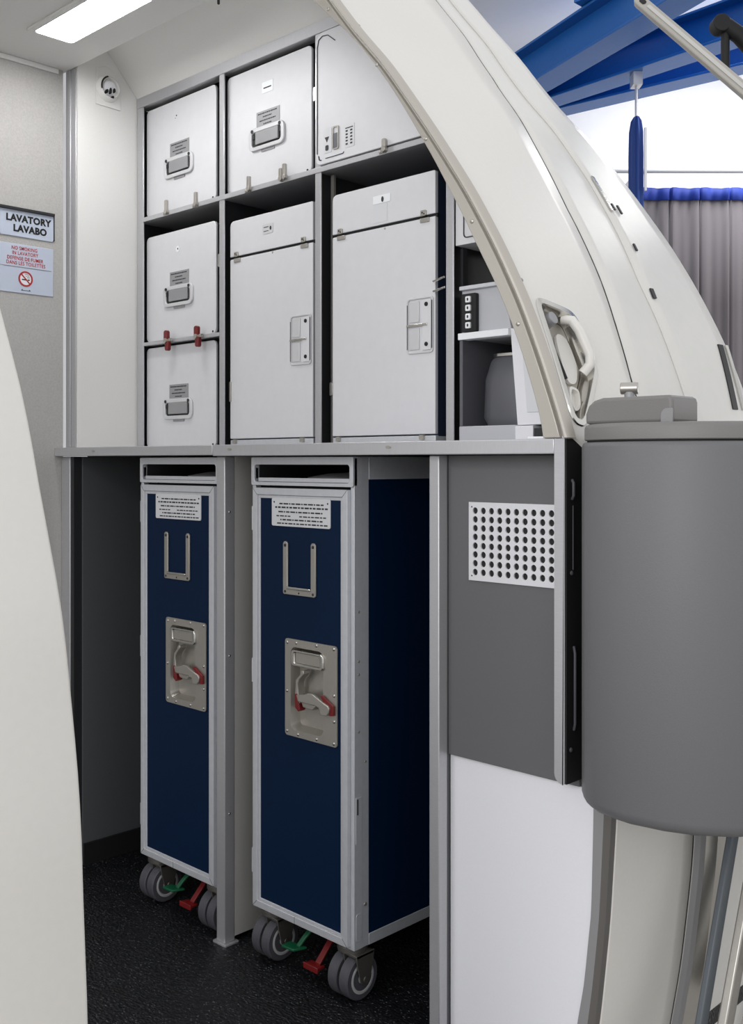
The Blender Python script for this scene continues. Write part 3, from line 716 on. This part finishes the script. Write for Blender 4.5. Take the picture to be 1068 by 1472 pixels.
# lower edge seal following the fuselage
L1, L2 = [], []
for k in range(31):
    z = -.3 + .85*k/30; a, b = white_edge(z)+.001, P(z)-.001; m_ = a+(b-a)*.66
    L1.append([(a,1.423,z),(m_,1.423,z),(m_,1.44,z),(a,1.44,z)]); L2.append([(m_,1.423,z),(b,1.43,z),(b,1.445,z),(m_,1.44,z)])
tr = tag(MB().loops(L1).build('trim_6', M['rubbergrey']), kind='structure')
MB().loops(L2).build('seal_flank', M['flank'], tr)

# ------------------------------------------------------------------ service carts
def make_cart():
    X0, W2 = -1.5785, .1525
    r = thing('galley_cart', 'x', 'galley cart', (X0,1.41,0), 'navy galley carts')
    xl, xr, y0, y1, zb, zt = X0-W2, X0+W2, 1.41, 2.20, .103, 1.047
    F = M['frame']
    mb = MB()
    # corner extrusions, rails and the open top tray bay
    for x0, x1 in ((xl,xl+.010),(xr-.010,xr)):
        mb.box(x0,x1,y0+.004,y0+.026,zb,zt-.0005); mb.box(x0+.0008,x1-.0008,y0+.026,y0+.044,zb,zt-.0005)
        mb.box(x0,x1,y1-.04,y1,zb,zt-.0005)
        mb.box(x0,x1,y0+.044,y1-.04,zb,zb+.022); mb.box(x0,x1,y0+.044,y1-.04,1.004,zt-.0005)
    mb.box(xl+.01,xr-.01,y0+.004,y1,zb,zb+.012); mb.box(xl+.01,xr-.01,y1-.012,y1,zb+.012,zt-.0005)
    mb.box(xl+.0,xr-.0,y0+.004,y1,zt,zt+.0015)
    fr = mb.build('frame', F, r, bev=.001)
    for x0, x1 in ((xl+.001,xl+.005),(xr-.005,xr-.001)):
        MB().box(x0,x1,y0+.044,y1-.04,zb+.022,1.004).build('side_panel', M['navy'], r)
    # top tray bay
    MB().ring(rr(xl,xr,.9895,zt+.001,.003), rr(xl+.010,xr-.010,.9965,1.0325,.007), 'y', y0, y0+.012).build('bay_frame', F, r, bev=.001)
    mb = MB(); mb.box(xl+.010,xr-.010,y0+.012,y1-.02,.9895,.9925); mb.box(xl+.0105,xl+.012,y0+.013,y1-.02,.9925,1.044); mb.box(xr-.012,xr-.0105,y0+.013,y1-.02,.9925,1.044); mb.box(xl+.012,xr-.012,y0+.45,y0+.46,.9925,1.044)
    mb.build('bay_liner', M['darkmetal'], r)
    tr_ = MB().box(xl+.022,xr-.012,y0+.004,y0+.40,.9965,1.0005).box(xl+.022,xr-.012,y0+.001,y0+.006,.9975,1.0055).build('tray', F, r, bev=.0008)
    mb = MB(); mb.loops([[(X0+.02+a*math.cos(t), y0+.16+b*math.sin(t), z) for t in np.linspace(0, 2*math.pi, 28, endpoint=False)] for a, b, z in ((.10,.12,1.0008),(.105,.125,1.006),(.06,.08,1.014),(.02,.03,1.016))]); mb.build('tray_cover', M['rubbergrey'], tr_)
    # door
    dz0, dz1 = .1085, .9845
    dl, drr_ = xl+.0105, xr-.0105
    MB().box(xl+.0105,xr-.0105,y0+.018,y0+.03,dz0+.002,dz1+.003).build('door_seal', M['gap'], r)
    MB().ring(rr(dl+.012,drr_-.012,dz0+.012,dz1-.012,.001,8), rr(X0-.0255,X0+.0765,.496,.6685,.014,8), 'y', y0, y0+.006).build('door_panel', M['navy'], r)
    df = MB().ring(rr(dl,drr_,dz0,dz1,.002), rr(dl+.0145,drr_-.0145,dz0+.0145,dz1-.0145,.001), 'y', y0-.005, y0+.008).ring(rr(dl+.0145,drr_-.0145,dz0+.0145,dz1-.0145,.001), rr(dl+.0215,drr_-.0215,dz0+.0205,dz1-.0215,.001), 'y', y0-.002, y0+.006)
    df = df.build('door_frame', F, r, bev=.0012)
    mb = MB()
    for (ax, az, bx, bz) in ((dl,dz1,dl+.0145,dz1-.0145),(drr_,dz1,drr_-.0145,dz1-.0145),(dl,dz0,dl+.0145,dz0+.0145),(drr_,dz0,drr_-.0145,dz0+.0145)):
        mb.tube([(ax,y0-.0049,az),(bx,y0-.0049,bz)], .0005, 5)
    mb.tube([(X0-.01,y0-.0049,dz0),(X0-.01,y0-.0049,dz0+.0145)], .0005, 5)
    mb.build('mitre_line', M['ink'], df)
    # hinges on the door side and details on the corner extrusion
    mb = MB()
    for z in (.92,.60,.20): mb.cyl((xl+.0036,y0+.0025,z-.025),(xl+.0036,y0+.0025,z+.025),.0032,12)
    mb.each('hinge', F, r)
    mb = MB()
    for z in (.75,.655,.63,.52): mb.dome((xr,y0+.016,z),.0028,(1,0,0),.0012)
    mb.dome((xr,y0+.034,.46),.0026,(1,0,0),.0012); mb.dome((xr,y0+.034,.185),.004,(1,0,0),.0012)
    mb.each('rivet', M['steel'], r)
    mb = MB(); mb.prism(rr(y0+.007,y0+.0235,.305,.395,.002), 'x', xr, xr+.0012); mb.prism(rr(y0+.008,y0+.0235,.118,.172,.006), 'x', xr, xr+.001); mb.each('catch_plate', F, r, bev=.0004)
    MB().box(xr+.0012,xr+.002,y0+.010,y0+.013,.362,.392).build('catch_slot', M['ink'], r)
    # placard
    pl = MB().prism(rr(X0-.083,X0+.092,.907,.9645,.004), 'y', y0-.0025, y0).build('placard', M['placard'], r, bev=.0006)
    mb = MB(); y = y0-.003
    rows = [(-.063,.073,.953,.0026),(-.076,.086,.9455,.003),(-.066,.070,.9365,.0026),(-.072,.080,.928,.0022),(-.060,.070,.9205,.0026),(-.070,.084,.913,.0024)]
    for k, (a, b, z, h) in enumerate(rows):
        x = X0+.0045+a; j = 0
        while x < X0+b:
            w = (.010,.006,.014,.008,.004,.012)[(j*2+k) % 6]
            if not (k == 3 and j in (4,5)): 
                q = x
                while q < min(x+w, X0+b): mb.box(q, q+.0015, y, y+.0008, z-h*.55, z+h*.55); q += .0021
            x += w+.003; j += 1
    mb.dome((X0-.075,y0-.0025,.956),.002,(0,-1,0),.001); mb.dome((X0+.085,y0-.0025,.956),.002,(0,-1,0),.001)
    mb.build('printing', M['ink'], pl)
    # U-shaped card holder
    ux0, ux1, uz0, uz1 = X0-.0465, X0+.051, .7695, .877
    w = .014
    u = [(ux0+.003,uz0),(ux1-.003,uz0),(ux1,uz0+.003),(ux1,uz1-.004),(ux1-.004,uz1),(ux1-w+.004,uz1),(ux1-w,uz1-.004),(ux1-w,uz0+w-.002),(ux0+w,uz0+w-.002),(ux0+w,uz1-.004),(ux0+w-.004,uz1),(ux0+.004,uz1),(ux0,uz1-.004),(ux0,uz0+.003)]
    cs = MB().prism(u, 'y', y0-.004, y0).build('card_holder', M['steel'], r, bev=.001)
    MB().box(ux0+w-.001,ux1-w+.001,y0-.0075,y0-.0035,uz0+.011,uz0+.0165).build('holder_lip', M['chrome'], cs, bev=.0015)
    mb = MB()
    for x in (ux0+w/2, ux1-w/2):
        mb.dome((x,y0-.004,uz1-.008),.0033,(0,-1,0)); mb.dome((x,y0-.004,uz0+.006),.0028,(0,-1,0))
    mb.dome(((ux0+ux1)/2,y0-.004,uz0+.005),.002,(0,-1,0)); mb.each('screw', M['ink'], cs)
    # latch plate with pocket
    px0, px1, pz0, pz1 = X0-.0395, X0+.113, .4855, .681
    q0, q1, q2, q3 = X0-.0225, X0+.0735, .499, .6655
    n_ = 8
    lp = MB().ring(rr(px0,px1,pz0,pz1,.007,n_), rr(q0,q1,q2,q3,.014,n_), 'y', y0-.004, y0-.0012)
    lp.loops([[(x,y0-.004,z) for x, z in rr(q0,q1,q2,q3,.014,n_)],[(x,y0+.0155,z) for x, z in rr(q0+.007,q1+.0+.0,q2+.007,q3-.007,.010,n_)]], cap0=False, cap1=True)
    lp = lp.build('latch_plate', M['steel'], r, ang=30)
    g = MB().ring(rr(X0-.018,X0+.078,.6285,.6605,.008), rr(X0-.006,X0+.0685,.6345,.6565,.003), 'y', y0-.009, y0+.004).build('grip', M['chrome'], lp, bev=.002)
    MB().prism(rr(X0-.0055,X0+.068,.6345,.6565,.003), 'y', y0-.006, y0+.003).build('grip_pad', M['steel'], lp, bev=.001)
    lev = [(.0042,.5729),(.0256,.5762),(.0401,.5815),(.0519,.5812),(.0701,.5734),(.0956,.5652),(.0994,.5606),(.0981,.5517),(.0918,.545),(.0752,.5443),(.0713,.5569),(.0597,.5603),(.0414,.56),(.0096,.5603)]
    MB().prism([(X0+a, b) for a, b in lev], 'y', y0-.013, y0-.007).build('lever', M['steel'], lp, bev=.0012)
    MB().prism([(X0+a, b) for a, b in ((.070,.580),(.0765,.5815),(.1075,.5655),(.1080,.5470),(.096,.5455),(.096,.553))], 'y', y0-.0095, y0-.005).build('lever_edge', M['red'], lp, bev=.0008)
    arm = [(.0136,.622),(.0203,.6229),(.0216,.6159),(.0069,.603),(.0029,.5935),(.0042,.5756),(.0090,.5560),(-.0040,.5560),(-.0052,.5706),(-.0034,.5907),(-.0025,.6017),(.0096,.6124)]
    MB().prism([(X0+a, b) for a, b in arm], 'y', y0-.008, y0+.010).build('latch_arm', M['steel'], lp, bev=.0012)
    MB().prism([(X0+a, b) for a, b in ((-.0044,.5734),(.0029,.5745),(.0123,.5428),(.0069,.5392),(-.0025,.5457))], 'y', y0-.010, y0+.006).build('latch_toggle', M['red'], lp, bev=.0012)
    MB().prism([(X0+a, b) for a, b in ((.0096,.5594),(.0414,.5582),(.0519,.5564),(.0441,.5471),(.0149,.5486))], 'y', y0-.005, y0+.012).build('latch_block', M['steel'], lp, bev=.0015)
    mb = MB()
    for dx, dz in ((-.032,.673),(-.005,.6745),(.055,.676),(.104,.675),(-.033,.575),(-.033,.494),(.105,.585),(.105,.535),(.104,.492),(.0,.4915),(.055,.492)):
        mb.dome((X0+dx,y0-.004,dz),.0036,(0,-1,0),.002)
    mb.each('rivet', M['chrome'], lp)
    # casters
    for sx in (-.110,.121):
        for sy in (.030,.735):
            cxx, cyy = X0+sx, y0+sy
            mb = MB(); mb.cyl((cxx,cyy,.103),(cxx,cyy,.092),.030,20)
            fk = [(cyy-.026,.094),(cyy+.024,.094),(cyy+.022,.078),(cyy+.012,.038),(cyy,.030),(cyy-.012,.038),(cyy-.022,.074)]
            mb.prism(fk, 'x', cxx+.0335, cxx+.0365); mb.prism(fk, 'x', cxx-.0015, cxx+.0015); mb.box(cxx-.004,cxx+.0365,cyy-.024,cyy+.022,.088,.093)
            mb.cyl((cxx+.038,cyy,.043),(cxx-.032,cyy,.043),.006,12)
            cst = mb.build('caster', M['fork'], r, bev=.0008)
            for wx in (-.0155,.0155):
                w0, w1 = cxx+wx-.0122, cxx+wx+.0122
                prof = ((w0,.033),(w0,.040),(w0+.003,.043),(w1-.003,.043),(w1,.040),(w1,.031))
                mb = MB(); mb.loops([[(x, cyy+q*math.cos(2*math.pi*k/36), .0432+q*math.sin(2*math.pi*k/36)) for k in range(36)] for x, q in prof]); mb.build('tyre', M['tyre'], cst)
                mb = MB(); mb.loops([[(x, cyy+q*math.cos(2*math.pi*k/30), .0432+q*math.sin(2*math.pi*k/30)) for k in range(30)] for x, q in ((w0-.0002,.030),(w1+.0006,.0305),(w1+.0012,.026),(w1-.001,.023),(w1-.001,.012),(w1+.001,.010))]); mb.build('hub', M['hub'], cst)
    # brake pedals
    gx = X0-.020
    mb = MB(); mb.loops([[(gx+.022-t*.018+s1*.006*(1-t*.2), y0+.06-.05*t, .098-.042*t**1.6+s2*.003) for s1, s2 in ((-1,-1),(1,-1),(1,1),(-1,1))] for t in (0,.25,.5,.75,1)])
    mb.prism([(gx-.026,y0+.016),(gx+.018,y0+.022),(gx+.008,y0-.006),(gx-.026,y0-.008)], 'z', .052, .057)
    o = mb.build('brake_pedal', M['green'], r, bev=.001); o['label'] = 'green brake pedal'
    gx = X0+.042
    mb = MB(); mb.loops([[(gx+.006+s1*.007, y0+.06-.055*t, .098-.054*t+s2*.003) for s1, s2 in ((-1,-1),(1,-1),(1,1),(-1,1))] for t in (0,.25,.5,.75,1)])
    mb.prism([(gx-.018,y0+.012),(gx+.020,y0+.012),(gx+.022,y0-.010),(gx-.020,y0-.010)], 'z', .038, .043); mb.prism([(gx-.020,y0-.0105),(gx+.022,y0-.0105),(gx+.022,y0-.007),(gx-.020,y0-.007)], 'z', .034, .0455)
    o = mb.build('brake_pedal', M['red'], r, bev=.001); o['label'] = 'red brake pedal'
    MB().dome((X0+.085,y0+.05,.080),.006,(0,-1,0)).build('brake_bolt', M['steel'], r)
    return r
cart = make_cart()
cart['label'] = 'navy galley cart standing clear with its whole dark side and a front caster showing'
dup(cart, (-1.9965,1.41,0), 'navy galley cart partly behind the floor post, beside the dark empty bay')

# ------------------------------------------------------------------ aircraft door (opened beside the galley): lining, assist handle, slide bustle
dr_ = thing('cabin_door', 'cream curved cabin door with a recessed grab handle and a grey slide bustle', 'door', (-.90,1.55,0))
# handle recess outline in (y, z)
HO = [(1.424,1.302),(1.500,1.289),(1.512,1.276),(1.517,1.200),(1.512,1.186),(1.440,1.110),(1.425,1.100),(1.410,1.103),(1.403,1.116),(1.412,1.290)]
def inside(y, z, poly):
    c_ = False; j = len(poly)-1
    for i in range(len(poly)):
        (yi, zi), (yj, zj) = poly[i], poly[j]
        if (zi > z) != (zj > z) and y < (yj-yi)*(z-zi)/(zj-zi)+yi: c_ = not c_
        j = i
    return c_
def densify(poly, k=6):
    out = []
    for i in range(len(poly)):
        a, b = Vector(poly[i]), Vector(poly[(i+1) % len(poly)])
        for t in range(k): out.append(tuple(a.lerp(b, t/k)))
    for _ in range(3):
        out = [tuple((Vector(out[i-1])+Vector(out[i])*2+Vector(out[(i+1) % len(out)]))/4) for i in range(len(out))]
    return out
HD = densify(HO)
hc = Vector((sum(p[0] for p in HD)/len(HD), sum(p[1] for p in HD)/len(HD)))
def scaled(poly, d):
    out = []
    n_ = len(poly)
    for i in range(n_):
        a, b = Vector(poly[i-1]), Vector(poly[(i+1) % n_]); t = (b-a).normalized(); nrm = Vector((t.y, -t.x))
        p_ = Vector(poly[i])
        if (p_-hc).dot(nrm) > 0: nrm = -nrm
        out.append(tuple(p_ + nrm*d))
    return out
YA = lambda z: 1.384 if z > 1.079 else 1.445
hy = sorted(set([0,.006,.012] + [.02+k*.0045 for k in range(32)]))
zsL = sorted(set([round(-.6+.03*k, 4) for k in range(56)] + [round(1.08+.0045*k, 4) for k in range(56)] + [round(1.335+.03*k, 4) for k in range(46)]))
mb = MB(); hcut = scaled(HD, -.0035)
rowsV = []
for z in zsL:
    ya, yb_ = YA(z), E1(z)
    ys = [1.384+h for h in hy if 1.384+h >= ya-1e-6 and 1.384+h < yb_-.01]
    ys = [ya] * (len([h for h in hy if 1.384+h < ya-1e-6])) + ys
    while len(ys) < len(hy): ys.append(ys[-1])
    ys += [1.384+.165+(yb_-1.384-.165)*t for t in (.25,.5,.75,1)] if yb_ > 1.57 else [yb_]*4
    rowsV.append([(y, z) for y in ys])
V = [[mb.bm.verts.new((P(z), y, z)) for y, z in row] for row in rowsV]
for i in range(len(V)-1):
    for j in range(len(V[0])-1):
        q = [V[i][j], V[i][j+1], V[i+1][j+1], V[i+1][j]]
        if all(inside(v.co.y, v.co.z, hcut) for v in q): continue
        try: mb.bm.faces.new(q)
        except ValueError: pass
bmesh.ops.remove_doubles(mb.bm, verts=mb.bm.verts, dist=1e-5)
bmesh.ops.dissolve_degenerate(mb.bm, edges=mb.bm.edges, dist=1e-6)
ln = mb.build('lining', M['skin'], dr_, ang=50)
ln.modifiers.new('solid', 'SOLIDIFY').thickness = .018; ln.modifiers['solid'].offset = 1
# which way is outward is settled by the normals: +X
if sum(p.normal.x*p.area for p in ln.data.polygons) > 0: ln.modifiers['solid'].offset = -1
def sk(poly, off): return [tuple(on_skin(y, z, off)) for y, z in poly]
hd = MB()
hd.loops([sk(scaled(HD,-.007),.0004), sk(scaled(HD,-.0055),.0026), sk(scaled(HD,.0035),.0030), sk(scaled(HD,.006),-.004), sk(scaled(HD,.0085),-.026), sk(scaled(HD,.012),-.028)], cap0=False, cap1=True)
hdl = hd.build('handle_recess', M['chrome'], dr_, ang=50); hdl['label'] = 'polished recessed grab handle'
# inside of the pocket: pale back plate, grip bar, knob, slot and lower bowl
mb = MB(); mb.tube([tuple(on_skin(y, z, o_)) for y, z, o_ in ((1.492,1.283,-.012),(1.496,1.274,.002),(1.502,1.255,.005),(1.508,1.215,.005),(1.506,1.200,.0),(1.498,1.190,-.014))], .0085, 16); mb.build('grip_bar', M['skin'], hdl)
MB().loops([sk(scaled(HD,.0095),-.0275), sk(scaled(HD,.0095),-.0235)]).build('recess_floor', M['trim'], hdl)
bp_ = [(1.462,1.262),(1.496,1.256),(1.498,1.205),(1.478,1.172),(1.452,1.172),(1.452,1.2)]
mb = MB(); bp2 = densify(bp_,4); mb.loops([sk(bp2,-.0235), sk(bp2,-.0185)]); mb.build('back_plate', M['skin'], hdl)
mb = MB(); o_ = on_skin(1.442,1.274,-.0235); n_ = Pn(1.272); mb.tube([o_, o_+n_*.018, o_+n_*.026], .013, 18, .011); mb.build('knob', M['plate'], hdl, bev=.001)
mb = MB(); mb.tube([tuple(on_skin(y, z, -.0155)) for y, z in ((1.432,1.236),(1.434,1.222),(1.439,1.200),(1.443,1.178))], .006, 10, .004); mb.build('release_slot', M['black'], hdl)
mb = MB(); lb_ = [(1.436,1.165),(1.462,1.158),(1.450,1.128),(1.430,1.120),(1.424,1.140)]; l2 = densify(lb_,5); mb.loops([sk(l2,-.0235), sk(scaled(l2,.0),-.008), sk([tuple(Vector(p).lerp(Vector((1.441,1.143)),.25)) for p in l2],-.007), sk([tuple(Vector(p).lerp(Vector((1.441,1.143)),.3)) for p in l2],-.016)]); mb.build('latch_bowl', M['skin'], hdl)
# small fasteners on the lining
mb = MB()
for y, z in ((1.398,1.335),(1.392,1.215),(1.392,1.42),(1.400,1.86),(1.392,1.80),(1.386,1.095)):
    p_ = on_skin(y, z, 0); mb.dome(p_, .0035, Pn(z), .0012)
mb.each('fastener', M['plate'], dr_)
# lower band: slim metal seals and hinge arms beyond the lining
mb = MB(); R_ = []
for k in range(41):
    z = -.4+1.0*k/40; y = E1(z); R_.append([(P(z)+.002,y+.004,z),(P(z)+.010,y+.010,z),(P(z)+.010,y+.030,z),(P(z)+.002,y+.036,z)])
mb.loops(R_); mb.build('edge_seal', M['rubbergrey'], dr_)
mb = MB(); R_ = []
for k in range(41):
    z = -.4+1.0*k/40; y = E1(z)+.05; R_.append([(P(z)+.003,y-.01,z),(P(z)+.022,y,z),(P(z)+.024,y+.02,z),(P(z)+.018,y+.05,z),(P(z)+.003,y+.06,z)])
mb.loops(R_); mb.build('polished_strip', M['chrome'], dr_)
def arm(name, m, p0, p1, w, t):
    p0, p1 = Vector(p0), Vector(p1); d = (p1-p0).normalized(); s = Vector((0,1,0)); s = (s-d*s.dot(d)).normalized(); n = d.cross(s)
    return MB().loops([[p+s*w/2+n*t/2, p-s*w/2+n*t/2, p-s*w/2-n*t/2, p+s*w/2-n*t/2] for p in (p0, p1)]).build(name, m, dr_, bev=.003)
arm('hinge_arm', M['slate'], (-.80,1.745,.55), (-.80,1.50,-.05), .026, .012)
arm('hinge_strut', M['steel'], (-.775,1.80,.55), (-.775,1.525,-.05), .03, .016)
arm('hinge_strut', M['rubbergrey'], (-.755,1.93,.55), (-.755,1.56,-.05), .05, .012)
mb = MB(); mb.tube([(-.745,1.70,.31),(-.742,1.685,.26),(-.745,1.675,.20)], .008, 10); mb.cyl((-.76,1.70,.305),(-.735,1.70,.305),.012,14); mb.build('hinge_catch', M['chrome'], dr_)

# slide bustle
plan = [(-.893,1.400),(-.893,1.382),(-.886,1.364),(-.868,1.345),(-.845,1.331),(-.815,1.322),(-.782,1.318),(-.733,1.325),(-.69,1.341),(-.645,1.374),(-.612,1.415),(-.588,1.47),(-.573,1.55),(-.567,1.7),(-.567,1.95),(-.585,2.05),(-.62,2.10),(-.80,2.11),(-.845,2.09),(-.845,1.42)]
def plan_in(d):
    c_ = Vector((-.75,1.7)); out = []
    for i in range(len(plan)):
        a, b = Vector(plan[i-1]), Vector(plan[(i+1) % len(plan)]); t = (b-a).normalized(); nr = Vector((-t.y, t.x))
        out.append(tuple(Vector(plan[i])+nr*d))
    return out
bz = [(.520,.018),(.523,.010),(.530,.003),(.540,0),(1.060,0),(1.0655,.002),(1.0672,.005)]
bst = MB().loops([[(x,y,z) for x, y in plan_in(d)] for z, d in bz]).build('slide_bustle', M['bustle'], dr_, ang=50)
bst['label'] = 'large matte grey curved bustle'
MB().loops([[(x,y,z) for x, y in plan_in(.008)] for z in (1.0672,1.0695)]).build('lid_gap', M['gap'], bst)
MB().loops([[(x,y,z) for x, y in plan_in(d)] for z, d in ((1.0695,.006),(1.071,.004),(1.088,.004),(1.0925,.006),(1.0945,.012))]).build('lid', M['bustlelid'], bst, ang=50)
# raised block on the lid
blk = [(-.879,1.0945),(-.879,1.110),(-.874,1.122),(-.864,1.130),(-.85,1.1335),(-.742,1.1335),(-.737,1.1305),(-.735,1.125),(-.735,1.0945)]
mb = MB(); mb.loops([[(x,1.362+.06*max(0,abs(x+.80)-.05)*0,z) for x, z in blk],[(x,1.44,z) for x, z in blk]]); mb.build('lid_block', M['bustlelid'], bst, bev=.005, seg=3)
mb = MB(); mb.prism(rr(-.752,-.7335,1.094,1.1145,(.001,.001,.002,.010)), 'y', 1.3595, 1.3625); mb.build('lid_clip', M['rubbergrey'], bst, bev=.0006)
mb = MB(); mb.cyl((-.86,1.459,1.09),(-.86,1.459,1.147),.0085,16); mb.build('pin_stem', M['plate'], dr_)
mb = MB(); mb.cyl((-.873,1.454,1.153),(-.848,1.464,1.153),.0095,18); pk = mb.build('pin_knob', M['steel'], dr_, bev=.001)

# ------------------------------------------------------------------ light
w = bpy.data.worlds.new('World'); SC.world = w; w.use_nodes = True
bg = w.node_tree.nodes['Background']; bg.inputs['Color'].default_value = (.97,.98,1.0,1); bg.inputs['Strength'].default_value = .8
def area(name, loc, target, sx, sy, power, col=(1,1,1)):
    L = bpy.data.lights.new(name, 'AREA'); L.shape = 'RECTANGLE'; L.size = sx; L.size_y = sy; L.energy = power; L.color = col
    o = bpy.data.objects.new(name, L); COL.objects.link(o); o.location = loc
    o.rotation_euler = (Vector(target)-Vector(loc)).to_track_quat('-Z', 'Y').to_euler()
    return o
area('front_fill', (.5,-3.2,2.2), (-.95,1.4,.9), 2.4, 1.8, 70, (.98,.98,1.0))  # added fill from the front to brighten the lower panels, no real fixture
area('cabin_fill', (-1.75,-.45,2.04), (-1.75,-.2,0), .5, .3, 12, (1,1,1))  # added unseen fill, lifts the galley front, floor and carts
area('hall_ceiling_fill', hall(4.6,5.0,1.9), hall(1.2,6.3,3.72), 1.6, .5, 42, (1,.99,.96))  # added fill out of view, aimed up to whiten the hall ceiling
p_ = hall(2.6, 5.3, 3.70); area('hall_wall_fill', p_, p_-Vector((0,0,1)), 2.2, .5, 70, (1,1,1))  # added unseen fill above the frame to whiten the hall wall

# ------------------------------------------------------------------ camera and view
cam = bpy.data.cameras.new('camera'); co = bpy.data.objects.new('camera', cam); COL.objects.link(co)
cam.sensor_fit = 'HORIZONTAL'; cam.sensor_width = 36; cam.lens = 36*1512.06/1068
cam.shift_y = -72/1068; cam.clip_start = .02
co.location = (0, 0, 1.038)
co.rotation_euler = (math.radians(90), 0, math.atan2(.699, .716))
SC.camera = co
vs = SC.view_settings
vs.view_transform = 'Standard'; vs.look = 'None'; vs.exposure = 0.22; vs.gamma = 1.0; vs.use_curve_mapping = False
